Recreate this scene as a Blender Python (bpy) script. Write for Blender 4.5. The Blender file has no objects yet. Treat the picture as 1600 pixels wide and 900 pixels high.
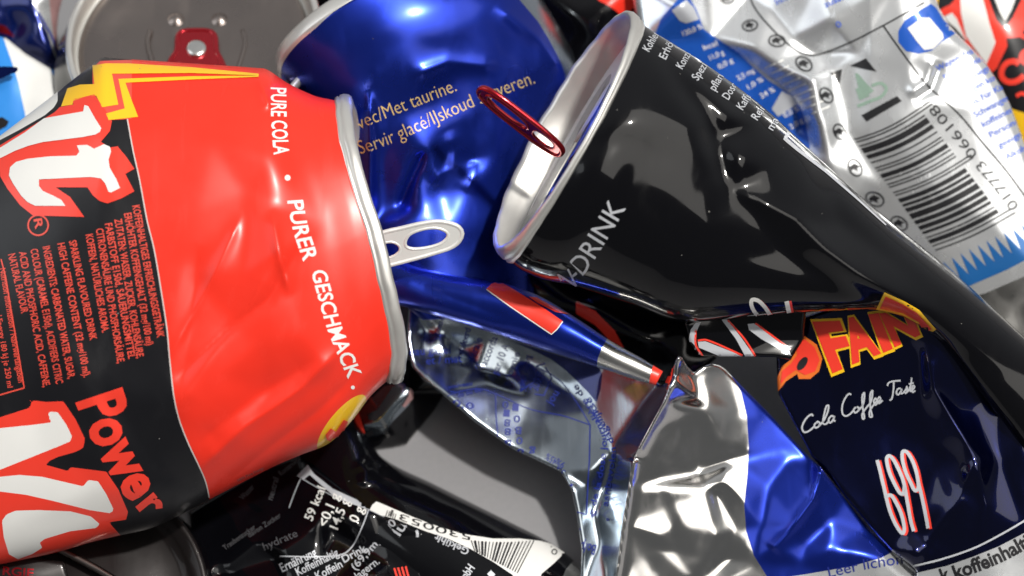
import bpy, bmesh, math, random
import numpy as np
from mathutils import Vector
from mathutils.bvhtree import BVHTree
from mathutils.geometry import delaunay_2d_cdt, tessellate_polygon

SC = bpy.context.scene
COL = SC.collection
rad = math.radians
rng = np.random.default_rng(7)

# ------------------------------------------------------------------ camera
S = 0.00012            # metres per photograph pixel at the reference distance
D = 0.62               # camera to reference plane
ELEV = rad(65)
FW = np.array([0, math.cos(ELEV), -math.sin(ELEV)])
RT = np.array([1.0, 0, 0])
UP = np.array([0, math.sin(ELEV), math.cos(ELEV)])
TG = np.array([0, 0, 330 * S * math.sin(ELEV)])
CAMP = TG - FW * D
cd = bpy.data.cameras.new('camera')
cam = bpy.data.objects.new('camera', cd)
COL.objects.link(cam)
cam.location = CAMP
cam.rotation_euler = (math.pi / 2 - ELEV, 0, 0)
cd.sensor_width = 36
cd.lens = 36 * D / (1600 * S)
cd.clip_start = 0.01
cd.clip_end = 20
cd.dof.use_dof = True
cd.dof.focus_distance = D - 50 * S
cd.dof.aperture_fstop = 10
SC.camera = cam

# ------------------------------------------------------------------ light
wd = bpy.data.worlds.new('World')
SC.world = wd
wd.use_nodes = True
bg = wd.node_tree.nodes['Background']
bg.inputs[1].default_value = 1.0
# background graded brighter behind, darker in front: invented surround that shapes reflections
_n = wd.node_tree.nodes; _l = wd.node_tree.links
_tc = _n.new('ShaderNodeTexCoord'); _sx = _n.new('ShaderNodeSeparateXYZ')
_l.new(_tc.outputs['Generated'], _sx.inputs[0])
_mr = _n.new('ShaderNodeMapRange'); _mr.interpolation_type = 'SMOOTHSTEP'
_mr.inputs['From Min'].default_value = -0.5; _mr.inputs['From Max'].default_value = 0.85
_mr.inputs['To Min'].default_value = 0.085; _mr.inputs['To Max'].default_value = 0.36
_l.new(_sx.outputs['Y'], _mr.inputs['Value']); _l.new(_mr.outputs['Result'], bg.inputs[1])
bg.inputs[0].default_value = (0.96, 0.98, 1.0, 1)

def area(name, loc, target, sx, sy, power, col=(1, 1, 1)):
    l = bpy.data.lights.new(name, 'AREA')
    l.shape = 'RECTANGLE'; l.size = sx; l.size_y = sy; l.energy = power; l.color = col
    o = bpy.data.objects.new(name, l); COL.objects.link(o)
    o.location = loc
    o.rotation_euler = (Vector(target) - Vector(loc)).to_track_quat('-Z', 'Y').to_euler()
    return o
area('key_lamp', (0.34, -0.02, 1.05), (0, 0, 0.03), 0.05, 0.05, 13.0, (1.0, 0.96, 0.90))
area('softbox_overhead', (0.55, -0.15, 1.1), (0, 0, 0.03), 1.1, 0.9, 5.6, (1.0, 0.96, 0.90))
area('added_side_fill', (-0.85, 0.10, 0.65), (0, 0, 0.03), 0.6, 0.8, 2.0, (0.93, 0.97, 1.0))  # unseen fill lamp added on the left
SC.view_settings.view_transform = 'Standard'
SC.view_settings.look = 'None'
SC.view_settings.exposure = 0
SC.view_settings.gamma = 1
SC.cycles.use_denoising = True
SC.cycles.max_bounces = 8
SC.cycles.glossy_bounces = 6
SC.cycles.sample_clamp_indirect = 6

# ------------------------------------------------------------------ materials
def mat(name, col, metallic=0.0, rough=0.3, coat=0.0, coat_rough=0.05, bump=0.0, bscale=300, rvar=0.06, spec=0.5, cvar=0.0, brush=None, dust=True):
    m = bpy.data.materials.new(name); m.use_nodes = True
    nt = m.node_tree; N = nt.nodes; L = nt.links
    b = N['Principled BSDF']
    b.inputs['Base Color'].default_value = (*col, 1)
    b.inputs['Metallic'].default_value = metallic
    b.inputs['Roughness'].default_value = rough
    b.inputs['Specular IOR Level'].default_value = spec
    b.inputs['Coat Weight'].default_value = coat
    b.inputs['Coat Roughness'].default_value = coat_rough
    tc = N.new('ShaderNodeTexCoord')
    n1 = N.new('ShaderNodeTexNoise'); n1.inputs['Scale'].default_value = 90; n1.inputs['Detail'].default_value = 5
    L.new(tc.outputs['Object'], n1.inputs['Vector'])
    mr = N.new('ShaderNodeMapRange')
    mr.inputs['From Min'].default_value = 0.35; mr.inputs['From Max'].default_value = 0.7
    mr.inputs['To Min'].default_value = max(0.02, rough - rvar); mr.inputs['To Max'].default_value = rough + rvar
    L.new(n1.outputs['Fac'], mr.inputs['Value']); L.new(mr.outputs['Result'], b.inputs['Roughness'])
    vo = N.new('ShaderNodeTexVoronoi'); vo.inputs['Scale'].default_value = 420; vo.inputs['Randomness'].default_value = 1
    L.new(tc.outputs['Object'], vo.inputs['Vector'])
    lt = N.new('ShaderNodeMath'); lt.operation = 'LESS_THAN'; L.new(vo.outputs['Distance'], lt.inputs[0])
    th = N.new('ShaderNodeMath'); th.operation = 'MULTIPLY'; th.inputs[1].default_value = 0.055 if dust else 0.0
    sxx = N.new('ShaderNodeSeparateColor'); L.new(vo.outputs['Color'], sxx.inputs[0])
    pw = N.new('ShaderNodeMath'); pw.operation = 'POWER'; pw.inputs[1].default_value = 5; L.new(sxx.outputs[0], pw.inputs[0])
    L.new(pw.outputs[0], th.inputs[0]); L.new(th.outputs[0], lt.inputs[1])
    dm = N.new('ShaderNodeMix'); dm.data_type = 'RGBA'; dm.inputs[6].default_value = (*col, 1); dm.inputs[7].default_value = (0.22, 0.215, 0.20, 1)
    L.new(lt.outputs[0], dm.inputs[0]); L.new(dm.outputs[2], b.inputs['Base Color'])
    if dust:
        sc_ = N.new('ShaderNodeTexNoise'); sc_.inputs['Scale'].default_value = 260; sc_.inputs['Detail'].default_value = 8
        mp0 = N.new('ShaderNodeMapping'); mp0.inputs['Scale'].default_value = (1, 0.07, 1); mp0.inputs['Rotation'].default_value = (0.3, 0.2, 0.9)
        L.new(tc.outputs['Object'], mp0.inputs['Vector']); L.new(mp0.outputs[0], sc_.inputs['Vector'])
        ad = N.new('ShaderNodeMapRange'); ad.inputs['From Min'].default_value = 0.55; ad.inputs['From Max'].default_value = 0.72; ad.inputs['To Max'].default_value = 0.10
        L.new(sc_.outputs['Fac'], ad.inputs['Value'])
        sm = N.new('ShaderNodeMath'); sm.operation = 'ADD'; L.new(mr.outputs['Result'], sm.inputs[0]); L.new(ad.outputs['Result'], sm.inputs[1])
        L.new(sm.outputs[0], b.inputs['Roughness'])
        if coat:
            s2 = N.new('ShaderNodeMath'); s2.operation = 'ADD'; s2.inputs[1].default_value = coat_rough; L.new(ad.outputs['Result'], s2.inputs[0]); L.new(s2.outputs[0], b.inputs['Coat Roughness'])
    if cvar:
        mx = N.new('ShaderNodeMixRGB'); mx.blend_type = 'MULTIPLY'; mx.inputs[0].default_value = 1
        cr = N.new('ShaderNodeMapRange'); cr.inputs['To Min'].default_value = 1 - cvar; cr.inputs['To Max'].default_value = 1 + cvar
        L.new(n1.outputs['Fac'], cr.inputs['Value'])
        mx.inputs[1].default_value = (*col, 1); L.new(cr.outputs['Result'], mx.inputs[2])
        L.new(mx.outputs[0], b.inputs['Base Color'])
    if bump:
        n2 = N.new('ShaderNodeTexNoise'); n2.inputs['Scale'].default_value = bscale; n2.inputs['Detail'].default_value = 3
        mp = N.new('ShaderNodeMapping'); L.new(tc.outputs['Object'], mp.inputs['Vector'])
        if brush: mp.inputs['Rotation'].default_value = (0, 0, brush[0]); mp.inputs['Scale'].default_value = (1, brush[1], 1)
        L.new(mp.outputs[0], n2.inputs['Vector'])
        bp = N.new('ShaderNodeBump'); bp.inputs['Strength'].default_value = bump; bp.inputs['Distance'].default_value = 0.0004
        L.new(n2.outputs['Fac'], bp.inputs['Height']); L.new(bp.outputs[0], b.inputs['Normal'])
        if coat: L.new(bp.outputs[0], b.inputs['Coat Normal'])
    return m
M = {}
M['red'] = mat('red_enamel', (0.78, 0.030, 0.014), 0.0, 0.40, 0.22, 0.24, bump=0.02, bscale=140, spec=0.35, cvar=0.06)
M['redprint'] = mat('red_print', (0.80, 0.045, 0.025), 0.0, 0.35, 0.5, 0.12)
M['charcoal'] = mat('charcoal_enamel', (0.006, 0.006, 0.008), 0.0, 0.40, 0.25, 0.2, bump=0.02, bscale=140, spec=0.35)
M['white'] = mat('white_print', (0.74, 0.74, 0.72), 0.0, 0.45, 0.15, 0.2, cvar=0.05)
M['whiteline'] = mat('pale_line', (0.55, 0.50, 0.48), 0.0, 0.4)
M['yellow'] = mat('yellow_print', (0.85, 0.50, 0.012), 0.0, 0.38, 0.4, 0.13)
M['salmon'] = mat('salmon_print', (0.72, 0.07, 0.045), 0.0, 0.4, 0.3, 0.15)
M['blue'] = mat('blue_anodised', (0.011, 0.034, 0.38), 0.85, 0.30, 0.3, 0.16, bump=0.03, bscale=120)
M['navy'] = mat('navy_anodised', (0.008, 0.018, 0.14), 0.6, 0.2, 0.8, 0.06)
M['blueprint'] = mat('blue_print', (0.008, 0.02, 0.20), 0.0, 0.45)
M['gold'] = mat('gold_print', (0.78, 0.56, 0.22), 0.35, 0.4)
M['alu'] = mat('bare_aluminium', (0.80, 0.79, 0.76), 1.0, 0.30, bump=0.05, bscale=200)
M['rim'] = mat('rim_aluminium', (0.74, 0.73, 0.70), 0.75, 0.36, bump=0.06, bscale=160, cvar=0.08)
M['lid'] = mat('lid_aluminium', (0.32, 0.275, 0.255), 1.0, 0.30, bump=0.06, bscale=260, brush=(0.3, 0.06))
M['foil'] = mat('silver_foil', (0.90, 0.885, 0.86), 1.0, 0.17, bump=0.03, bscale=60)
M['foilmatt'] = mat('shaded_brushed_silver', (0.44, 0.50, 0.56), 1.0, 0.22, bump=0.10, bscale=420, brush=(0.5, 0.05))  # dark tint also stands in for shade on the left silver panel
M['whitefoil'] = mat('white_silver_enamel', (0.78, 0.80, 0.82), 0.7, 0.27, 0.15, 0.15)
M['black'] = mat('black_lacquer', (0.002, 0.002, 0.003), 0.0, 0.25, 0.85, 0.06, spec=0.04, rvar=0.04)
M['blacknavy'] = mat('blue_black_lacquer', (0.0025, 0.005, 0.045), 0.92, 0.24, 0.9, 0.04, spec=0.2, rvar=0.04)
M['blackprint'] = mat('black_print', (0.012, 0.012, 0.014), 0.0, 0.35, 0.3)
M['greyprint'] = mat('grey_print', (0.50, 0.52, 0.56), 0.2, 0.4)
M['dimprint'] = mat('dim_grey_print', (0.10, 0.10, 0.11), 0.2, 0.4)
M['greenprint'] = mat('green_print', (0.22, 0.32, 0.26), 0.0, 0.4)
M['redtab'] = mat('red_anodised', (0.42, 0.012, 0.022), 0.8, 0.22, 0.6, 0.08)
M['brown'] = mat('dark_base_metal', (0.016, 0.013, 0.013), 0.5, 0.35, 0.2, bump=0.03)
M['cyan'] = mat('sky_blue_print', (0.03, 0.26, 0.75), 0.1, 0.35, 0.3)
M['steelblue'] = mat('steel_blue_print', (0.015, 0.12, 0.36), 0.2, 0.35, 0.3)
M['midblue'] = mat('mid_blue_print', (0.015, 0.10, 0.50), 0.25, 0.28, 0.5)
M['pink'] = mat('pink_silver_print', (0.62, 0.36, 0.36), 0.6, 0.3)
M['orange'] = mat('orange_print', (0.75, 0.16, 0.02), 0.1, 0.35, 0.3)
M['whitelid'] = mat('coated_lid', (0.80, 0.80, 0.78), 0.35, 0.34, bump=0.04, bscale=200, cvar=0.08)
M['rust'] = mat('dried_cola_residue', (0.32, 0.17, 0.07), 0.0, 0.5)
M['bluetext'] = mat('blue_lettering', (0.05, 0.12, 0.55), 0.0, 0.4)

# ------------------------------------------------------------------ geometry helpers
def at(P):
    """photo pixel + lift towards the camera (in pixels) -> world"""
    P = np.asarray(P, float)
    dep = D - P[..., 2] * S
    k = dep / D
    return CAMP + FW * dep[..., None] + RT * ((P[..., 0] - 800) * S * k)[..., None] + UP * ((450 - P[..., 1]) * S * k)[..., None]

def smooth_path(pts, n, closed=False):
    P = np.asarray(pts, float)
    if closed: P = np.vstack([P, P[:1]])
    d = np.r_[0, np.cumsum(np.maximum(1e-6, np.linalg.norm(np.diff(P[:, :2], axis=0), axis=1)))]
    m = np.zeros_like(P)
    if len(P) > 2:
        if closed:
            m[0] = m[-1] = (P[1] - P[-2]) / (d[1] + d[-1] - d[-2])
        else:
            m[0] = (P[1] - P[0]) / (d[1] - d[0]); m[-1] = (P[-1] - P[-2]) / (d[-1] - d[-2])
        m[1:-1] = (P[2:] - P[:-2]) / (d[2:] - d[:-2])[:, None]
    else:
        m[:] = (P[1] - P[0]) / (d[1] - d[0])
    t = np.linspace(0, d[-1], n, endpoint=not closed)
    i = np.clip(np.searchsorted(d, t, side='right') - 1, 0, len(P) - 2)
    h = (d[i + 1] - d[i])[:, None]; u = ((t - d[i]) / (d[i + 1] - d[i]))[:, None]
    return ((2*u**3 - 3*u**2 + 1) * P[i] + (u**3 - 2*u**2 + u) * h * m[i] + (-2*u**3 + 3*u**2) * P[i + 1] + (u**3 - u**2) * h * m[i + 1])

def seg_dist(px, py, pts):
    """distance to a polyline and position along it (0..1)"""
    P = np.asarray(pts, float)
    L = np.r_[0, np.cumsum(np.linalg.norm(np.diff(P[:, :2], axis=0), axis=1))]
    best = np.full(px.shape, 1e9); tt = np.zeros(px.shape)
    for i in range(len(P) - 1):
        ax, ay = P[i][:2]; dx, dy = P[i+1][:2] - P[i][:2]
        l2 = dx*dx + dy*dy + 1e-9
        u = np.clip(((px-ax)*dx + (py-ay)*dy) / l2, 0, 1)
        q = np.hypot(px-ax-u*dx, py-ay-u*dy)
        k = q < best
        best = np.where(k, q, best); tt = np.where(k, (L[i] + u*(L[i+1]-L[i])) / L[-1], tt)
    return best, tt

def poly_sd(px, py, poly):
    """signed distance, positive inside"""
    P = np.asarray(poly, float)
    d, _ = seg_dist(px, py, np.vstack([P, P[:1]]))
    ins = np.zeros(px.shape, bool)
    j = len(P) - 1
    for i in range(len(P)):
        xi, yi = P[i]; xj, yj = P[j]
        c = ((yi > py) != (yj > py)) & (px < (xj-xi) * (py-yi) / (yj-yi + 1e-12) + xi)
        ins ^= c; j = i
    return np.where(ins, d, -d)

def ridge(pts, amp, width, sharp=1.3, fade=0.15):
    """crease along a polyline: height amp (pixels), half width in pixels"""
    def f(px, py):
        d, t = seg_dist(px, py, pts)
        e = np.clip(t / max(fade, 1e-3), 0, 1) * np.clip((1 - t) / max(fade, 1e-3), 0, 1) if fade else 1.0
        q = np.sqrt((d / width) ** 2 + 0.012)
        return amp * e * np.exp(-q ** sharp)
    return f

def bump_at(cx, cy, amp, rx, ry=None, ang=0):
    ry = ry or rx; ca, sa = math.cos(rad(ang)), math.sin(rad(ang))
    def f(px, py):
        x = (px-cx)*ca + (py-cy)*sa; y = -(px-cx)*sa + (py-cy)*ca
        return amp * np.exp(-(x/rx)**2 - (y/ry)**2)
    return f

def facets(pts, blur=5, step=3):
    """flat facets between control points (px, py, lift), softened at the creases"""
    P = np.asarray(pts, float)
    x0, y0 = P[:, 0].min() - 60, P[:, 1].min() - 60
    x1, y1 = P[:, 0].max() + 60, P[:, 1].max() + 60
    ext = []
    for cx, cy in ((x0-9, y0-9), (x1+9, y0-9), (x1+9, y1+9), (x0-9, y1+9)):
        k = np.argmin(np.hypot(P[:, 0]-cx, P[:, 1]-cy)); ext.append((cx, cy, P[k, 2]))
    P = np.vstack([P, ext])
    r = delaunay_2d_cdt([Vector(p[:2]) for p in P], [], [], 0, 1e-4)
    vs = np.array([[v.x, v.y] for v in r[0]]); om = r[3]
    z = np.array([P[o[0], 2] for o in om])
    nx = int((x1-x0)/step) + 1; ny = int((y1-y0)/step) + 1
    gx = x0 + np.arange(nx)*step; gy = y0 + np.arange(ny)*step
    G = np.zeros((ny, nx))
    for f in r[2]:
        a, b, c = vs[f[0]], vs[f[1]], vs[f[2]]
        i0, i1 = np.searchsorted(gx, [min(a[0], b[0], c[0]) - 1e-6, max(a[0], b[0], c[0]) + 1e-6])
        j0, j1 = np.searchsorted(gy, [min(a[1], b[1], c[1]) - 1e-6, max(a[1], b[1], c[1]) + 1e-6])
        if i1 <= i0 or j1 <= j0: continue
        X, Y = np.meshgrid(gx[i0:i1], gy[j0:j1])
        dt = (b[1]-c[1])*(a[0]-c[0]) + (c[0]-b[0])*(a[1]-c[1])
        if abs(dt) < 1e-9: continue
        u = ((b[1]-c[1])*(X-c[0]) + (c[0]-b[0])*(Y-c[1])) / dt
        v = ((c[1]-a[1])*(X-c[0]) + (a[0]-c[0])*(Y-c[1])) / dt
        k = (u > -1e-6) & (v > -1e-6) & (u+v < 1+1e-6)
        sub = G[j0:j1, i0:i1]
        sub[k] = (u*z[f[0]] + v*z[f[1]] + (1-u-v)*z[f[2]])[k]
    if blur:
        s = blur/step; n = int(3*s) + 1
        kx = np.exp(-0.5*(np.arange(-n, n+1)/s)**2); kx /= kx.sum()
        Gp = np.pad(G, n, mode='edge')
        Gp = np.apply_along_axis(lambda r_: np.convolve(r_, kx, 'valid'), 1, Gp)
        G = np.apply_along_axis(lambda r_: np.convolve(r_, kx, 'valid'), 0, Gp)
    def f(px, py):
        u = np.clip((px-x0)/step, 0, nx-1.001); v = np.clip((py-y0)/step, 0, ny-1.001)
        i = u.astype(int); j = v.astype(int); u = u-i; v = v-j
        return G[j, i]*(1-u)*(1-v) + G[j, i+1]*u*(1-v) + G[j+1, i]*(1-u)*v + G[j+1, i+1]*u*v
    return f

def crinkle(x0, y0, x1, y1, n, amp, blur=6, seed=1):
    r = np.random.default_rng(seed)
    return facets(np.c_[r.uniform(x0, x1, n), r.uniform(y0, y1, n), r.normal(0, amp, n)], blur)

def summed(*fs):
    return lambda px, py: sum(f(px, py) for f in fs)

def split(A, T, mi, d, keep_inside=False, new=None):
    """cut triangles along d = 0; inside (d > 0) takes material `new`, or the outside is dropped"""
    d = np.where(np.abs(d) < 1e-3, 1e-3, d)
    pos = d > 0
    cnt = pos[T].sum(1)
    outT = [T[cnt == 3], T[cnt == 0]]
    outM = [np.full((cnt == 3).sum(), new) if new is not None else mi[cnt == 3], mi[cnt == 0]]
    outI = [np.ones((cnt == 3).sum(), bool), np.zeros((cnt == 0).sum(), bool)]
    cache = {}; extra = []; n0 = len(A)
    def cut(a, b):
        k = (a, b) if a < b else (b, a)
        if k not in cache:
            u = d[k[0]] / (d[k[0]] - d[k[1]])
            extra.append(A[k[0]] + (A[k[1]] - A[k[0]]) * u); cache[k] = n0 + len(extra) - 1
        return cache[k]
    nt, nm, ni = [], [], []
    for t, m in zip(T[(cnt == 1) | (cnt == 2)].tolist(), mi[(cnt == 1) | (cnt == 2)].tolist()):
        one = sum(bool(pos[v]) for v in t) == 1
        while bool(pos[t[0]]) != one or (bool(pos[t[1]]) == bool(pos[t[0]])) or (bool(pos[t[2]]) == bool(pos[t[0]])):
            t = t[1:] + t[:1]
        p, q = cut(t[0], t[1]), cut(t[0], t[2])
        for tri, inside in (([t[0], p, q], one), ([p, t[1], t[2]], not one), ([p, t[2], q], not one)):
            nt.append(tri); ni.append(inside); nm.append(new if (inside and new is not None) else m)
    if nt:
        outT.append(np.array(nt)); outM.append(np.array(nm)); outI.append(np.array(ni))
    A = np.vstack([A, np.array(extra)]) if extra else A
    T = np.vstack(outT); mi = np.concatenate(outM); I = np.concatenate(outI)
    if keep_inside: T, mi = T[I], mi[I]
    return A, T.astype(int), mi.astype(int)

def compact(A, T):
    u, inv = np.unique(T.ravel(), return_inverse=True)
    return A[u], inv.reshape(T.shape)

SURF = {}
def link_mesh(name, V, T, mats, mi=None, parent=None, smooth=True, normals=None):
    me = bpy.data.meshes.new(name)
    me.from_pydata(np.asarray(V).tolist(), [], [list(t) for t in (T.tolist() if hasattr(T, 'tolist') else T)])
    for m in mats: me.materials.append(m)
    if mi is not None: me.polygons.foreach_set('material_index', np.asarray(mi, np.int32))
    me.polygons.foreach_set('use_smooth', np.full(len(me.polygons), smooth))
    me.update()
    if normals is not None: me.normals_split_custom_set_from_vertices([tuple(n) for n in normals])
    o = bpy.data.objects.new(name, me); COL.objects.link(o)
    if parent: o.parent = parent
    return o

def finish(name, A, T, mi, mats, parent, surf=True):
    A, T = compact(A, T)
    V = at(A[:, :3])
    a, b, c = V[T[:, 0]], V[T[:, 1]], V[T[:, 2]]
    q = V.mean(0)
    if np.einsum('ij,ij->i', a-q, np.cross(b-q, c-q)).sum() < 0: T = T[:, ::-1]
    o = link_mesh(name, V, T, [M[k] for k in mats], mi, parent)
    if surf:
        fn = np.cross(V[T[:, 1]]-V[T[:, 0]], V[T[:, 2]]-V[T[:, 0]])
        vn = np.zeros_like(V)
        for k in range(3): np.add.at(vn, T[:, k], fn)
        vn /= np.linalg.norm(vn, axis=1)[:, None] + 1e-20
        SURF[o.name] = (BVHTree.FromPolygons(V.tolist(), T.tolist()), V, T, vn)
    return o

def loft(name, stations, mats, parent, ns=120, nt=140, disp=None, regions=(), power=1.0, warp=None):
    """closed tube; a station is (Lx, Ly, Rx, Ry, liftL, liftR, front, back)"""
    st = np.array([list(q) + [0]*(10-len(q)) for q in stations], float)
    mid = np.c_[(st[:, 0]+st[:, 2])/2, (st[:, 1]+st[:, 3])/2]
    Q = smooth_path(np.c_[mid, st], ns)[:, 2:]
    th = np.linspace(0, 2*math.pi, nt, endpoint=False)
    c, s = np.cos(th), np.sin(th)
    Lp, Rp = Q[:, 0:2], Q[:, 2:4]
    pos = ((Lp+Rp)/2)[:, None, :] + ((Rp-Lp)/2)[:, None, :] * c[None, :, None]
    pos = pos + Q[:, None, 8:10] * s[None, :, None]
    w = (Q[:, 4:5] * (1-c)/2 + Q[:, 5:6] * (1+c)/2)
    sp = np.sign(s) * np.abs(s) ** power
    w = w + np.where(s > 0, Q[:, 6:7], Q[:, 7:8]) * sp[None, :]
    px, py = pos[..., 0], pos[..., 1]
    if warp: px = px + warp(c, s, np.linspace(0, 1, ns))
    if disp: w = w + disp(px, py) * np.clip(s[None, :] * 2.2, 0, 1)
    A = np.stack([px, py, w, np.broadcast_to(s[None, :], px.shape)], -1).reshape(-1, 4)
    idx = np.arange(ns*nt).reshape(ns, nt)
    a = idx[:-1]; b = np.roll(idx, -1, 1)[:-1]; cc = np.roll(idx, -1, 1)[1:]; dd = idx[1:]
    T = np.concatenate([np.stack([a, b, cc], -1).reshape(-1, 3), np.stack([a, cc, dd], -1).reshape(-1, 3)])
    for row, rev in ((0, True), (ns-1, False)):
        A = np.vstack([A, A[idx[row]].mean(0)])
        r = idx[row]; k = len(A) - 1
        f = np.stack([r, np.roll(r, -1), np.full(nt, k)], -1)
        T = np.vstack([T, f[:, ::-1] if rev else f])
    mi = np.zeros(len(T), int)
    for k, poly in regions:
        A, T, mi = split(A, T, mi, poly_sd(A[:, 0], A[:, 1], poly) if not callable(poly) else poly(A[:, 0], A[:, 1]), new=k)
    return finish(name, A, T, mi, mats, parent)

def sheet(name, poly, lift, mats, parent, thick=50, step=3.0, edge=8, regions=()):
    """flattened crushed piece: front heightfield, rounded border, flat closed back"""
    P = np.asarray(poly, float)
    gx = np.arange(P[:, 0].min()-step, P[:, 0].max()+2*step, step); gy = np.arange(P[:, 1].min()-step, P[:, 1].max()+2*step, step)
    X, Y = np.meshgrid(gx, gy); ny, nx = X.shape
    A = np.c_[X.ravel(), Y.ravel(), np.zeros(X.size), np.ones(X.size)]
    idx = np.arange(X.size).reshape(ny, nx)
    a, b, c, d = idx[:-1, :-1].ravel(), idx[:-1, 1:].ravel(), idx[1:, 1:].ravel(), idx[1:, :-1].ravel()
    T = np.concatenate([np.c_[a, d, c], np.c_[a, c, b]])
    mi = np.zeros(len(T), int)
    sd = poly_sd(A[:, 0], A[:, 1], P)
    A, T, mi = split(A, T, mi, sd, keep_inside=True)
    for k, q in regions:
        A, T, mi = split(A, T, mi, poly_sd(A[:, 0], A[:, 1], q) if not callable(q) else q(A[:, 0], A[:, 1]), new=k)
    A, T = compact(A, T)
    sd = np.maximum(0, poly_sd(A[:, 0], A[:, 1], P))
    A[:, 2] = lift(A[:, 0], A[:, 1])
    B = A.copy(); B[:, 2] = A[:, 2] - thick * np.clip(sd/40, 0.0, 1) - edge * 1.02
    if edge:
        q = np.clip(1 - sd/edge, 0, 1); A[:, 2] -= edge * (1 - np.sqrt(np.maximum(0, 1-q*q)))
    n = len(A)
    E = np.concatenate([T[:, [0, 1]], T[:, [1, 2]], T[:, [2, 0]]]); key = np.sort(E, 1)
    u, first, cnt = np.unique(key, axis=0, return_index=True, return_counts=True)
    be = E[first[cnt == 1]]
    W = np.concatenate([np.c_[be[:, 1], be[:, 0], be[:, 0]+n], np.c_[be[:, 1], be[:, 0]+n, be[:, 1]+n]])
    T2 = np.vstack([T, T[:, ::-1]+n, W]); mi2 = np.concatenate([mi, mi, np.zeros(len(W), int)])
    return finish(name, np.vstack([A, B]), T2, mi2, mats, parent)

def tube_world(name, pts, radius, mat_, parent, closed=False, n=12, flat=1.0, radii=None):
    """round bar along world points"""
    P = np.asarray(pts, float); m = len(P)
    t = np.roll(P, -1, 0) - np.roll(P, 1, 0)
    if not closed: t[0] = P[1]-P[0]; t[-1] = P[-1]-P[-2]
    t /= np.linalg.norm(t, axis=1)[:, None] + 1e-12
    ref = np.array([0.3, 0.2, 0.93]); nrm = []
    u = np.cross(t[0], ref); u /= np.linalg.norm(u)
    for k in range(m):
        u = u - t[k]*np.dot(u, t[k]); u /= np.linalg.norm(u); nrm.append(u)
    U_ = np.array(nrm); W_ = np.cross(t, U_)
    th = np.linspace(0, 2*math.pi, n, endpoint=False)
    r = np.asarray(radii)[:, None, None] if radii is not None else radius
    V = (P[:, None, :] + r*(U_[:, None, :]*np.cos(th)[None, :, None] + flat*W_[:, None, :]*np.sin(th)[None, :, None])).reshape(-1, 3)
    F = []
    for i in range(m if closed else m-1):
        for j in range(n):
            a = i*n+j; b = i*n+(j+1) % n; i2 = (i+1) % m
            F.append([a, b, i2*n+(j+1) % n, i2*n+j])
    if not closed: F += [list(range(n))[::-1], [(m-1)*n+j for j in range(n)]]
    return link_mesh(name, V, F, [M[mat_]], parent=parent)

def disc_frame(c, a, b):
    """ring frame: centre, two half axes in pixel space -> function (radius, angle, height) -> world"""
    c = np.array(c, float); a = np.array(a, float); b = np.array(b, float)
    nrm = np.cross(a, b); nrm /= np.linalg.norm(nrm)
    return lambda r, ph, h=0.0: at(c + a*(r*np.cos(ph))[..., None] + b*(r*np.sin(ph))[..., None] + nrm*np.asarray(h)[..., None])

def lathe(name, fr, profile, mats, parent, n=160, mi=None, wob=None, surf=False):
    """profile of (radius fraction, height px) turned about a disc frame"""
    ph = np.linspace(0, 2*math.pi, n, endpoint=False)
    V = []
    for r, h in profile:
        V.append(fr(np.full(n, r), ph, np.full(n, h) + (wob(r, ph) if wob else 0)))
    V = np.concatenate(V); F = []; I = []
    for k in range(len(profile)-1):
        for j in range(n):
            F.append([k*n+j, k*n+(j+1) % n, (k+1)*n+(j+1) % n, (k+1)*n+j]); I.append(mi[k] if mi else 0)
    if surf:
        T = np.array([[f[0], f[1], f[2]] for f in F] + [[f[0], f[2], f[3]] for f in F])
        fn = np.cross(V[T[:, 1]]-V[T[:, 0]], V[T[:, 2]]-V[T[:, 0]])
        if (fn @ FW).sum() > 0: T = T[:, ::-1]; fn = -fn
        vn = np.zeros_like(V)
        for k in range(3): np.add.at(vn, T[:, k], fn)
        vn /= np.linalg.norm(vn, axis=1)[:, None] + 1e-20
    o = link_mesh(name, V, F, [M[k] for k in mats], I, parent)
    if surf: SURF[o.name] = (BVHTree.FromPolygons(V.tolist(), T.tolist()), V, T, vn)
    return o

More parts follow.
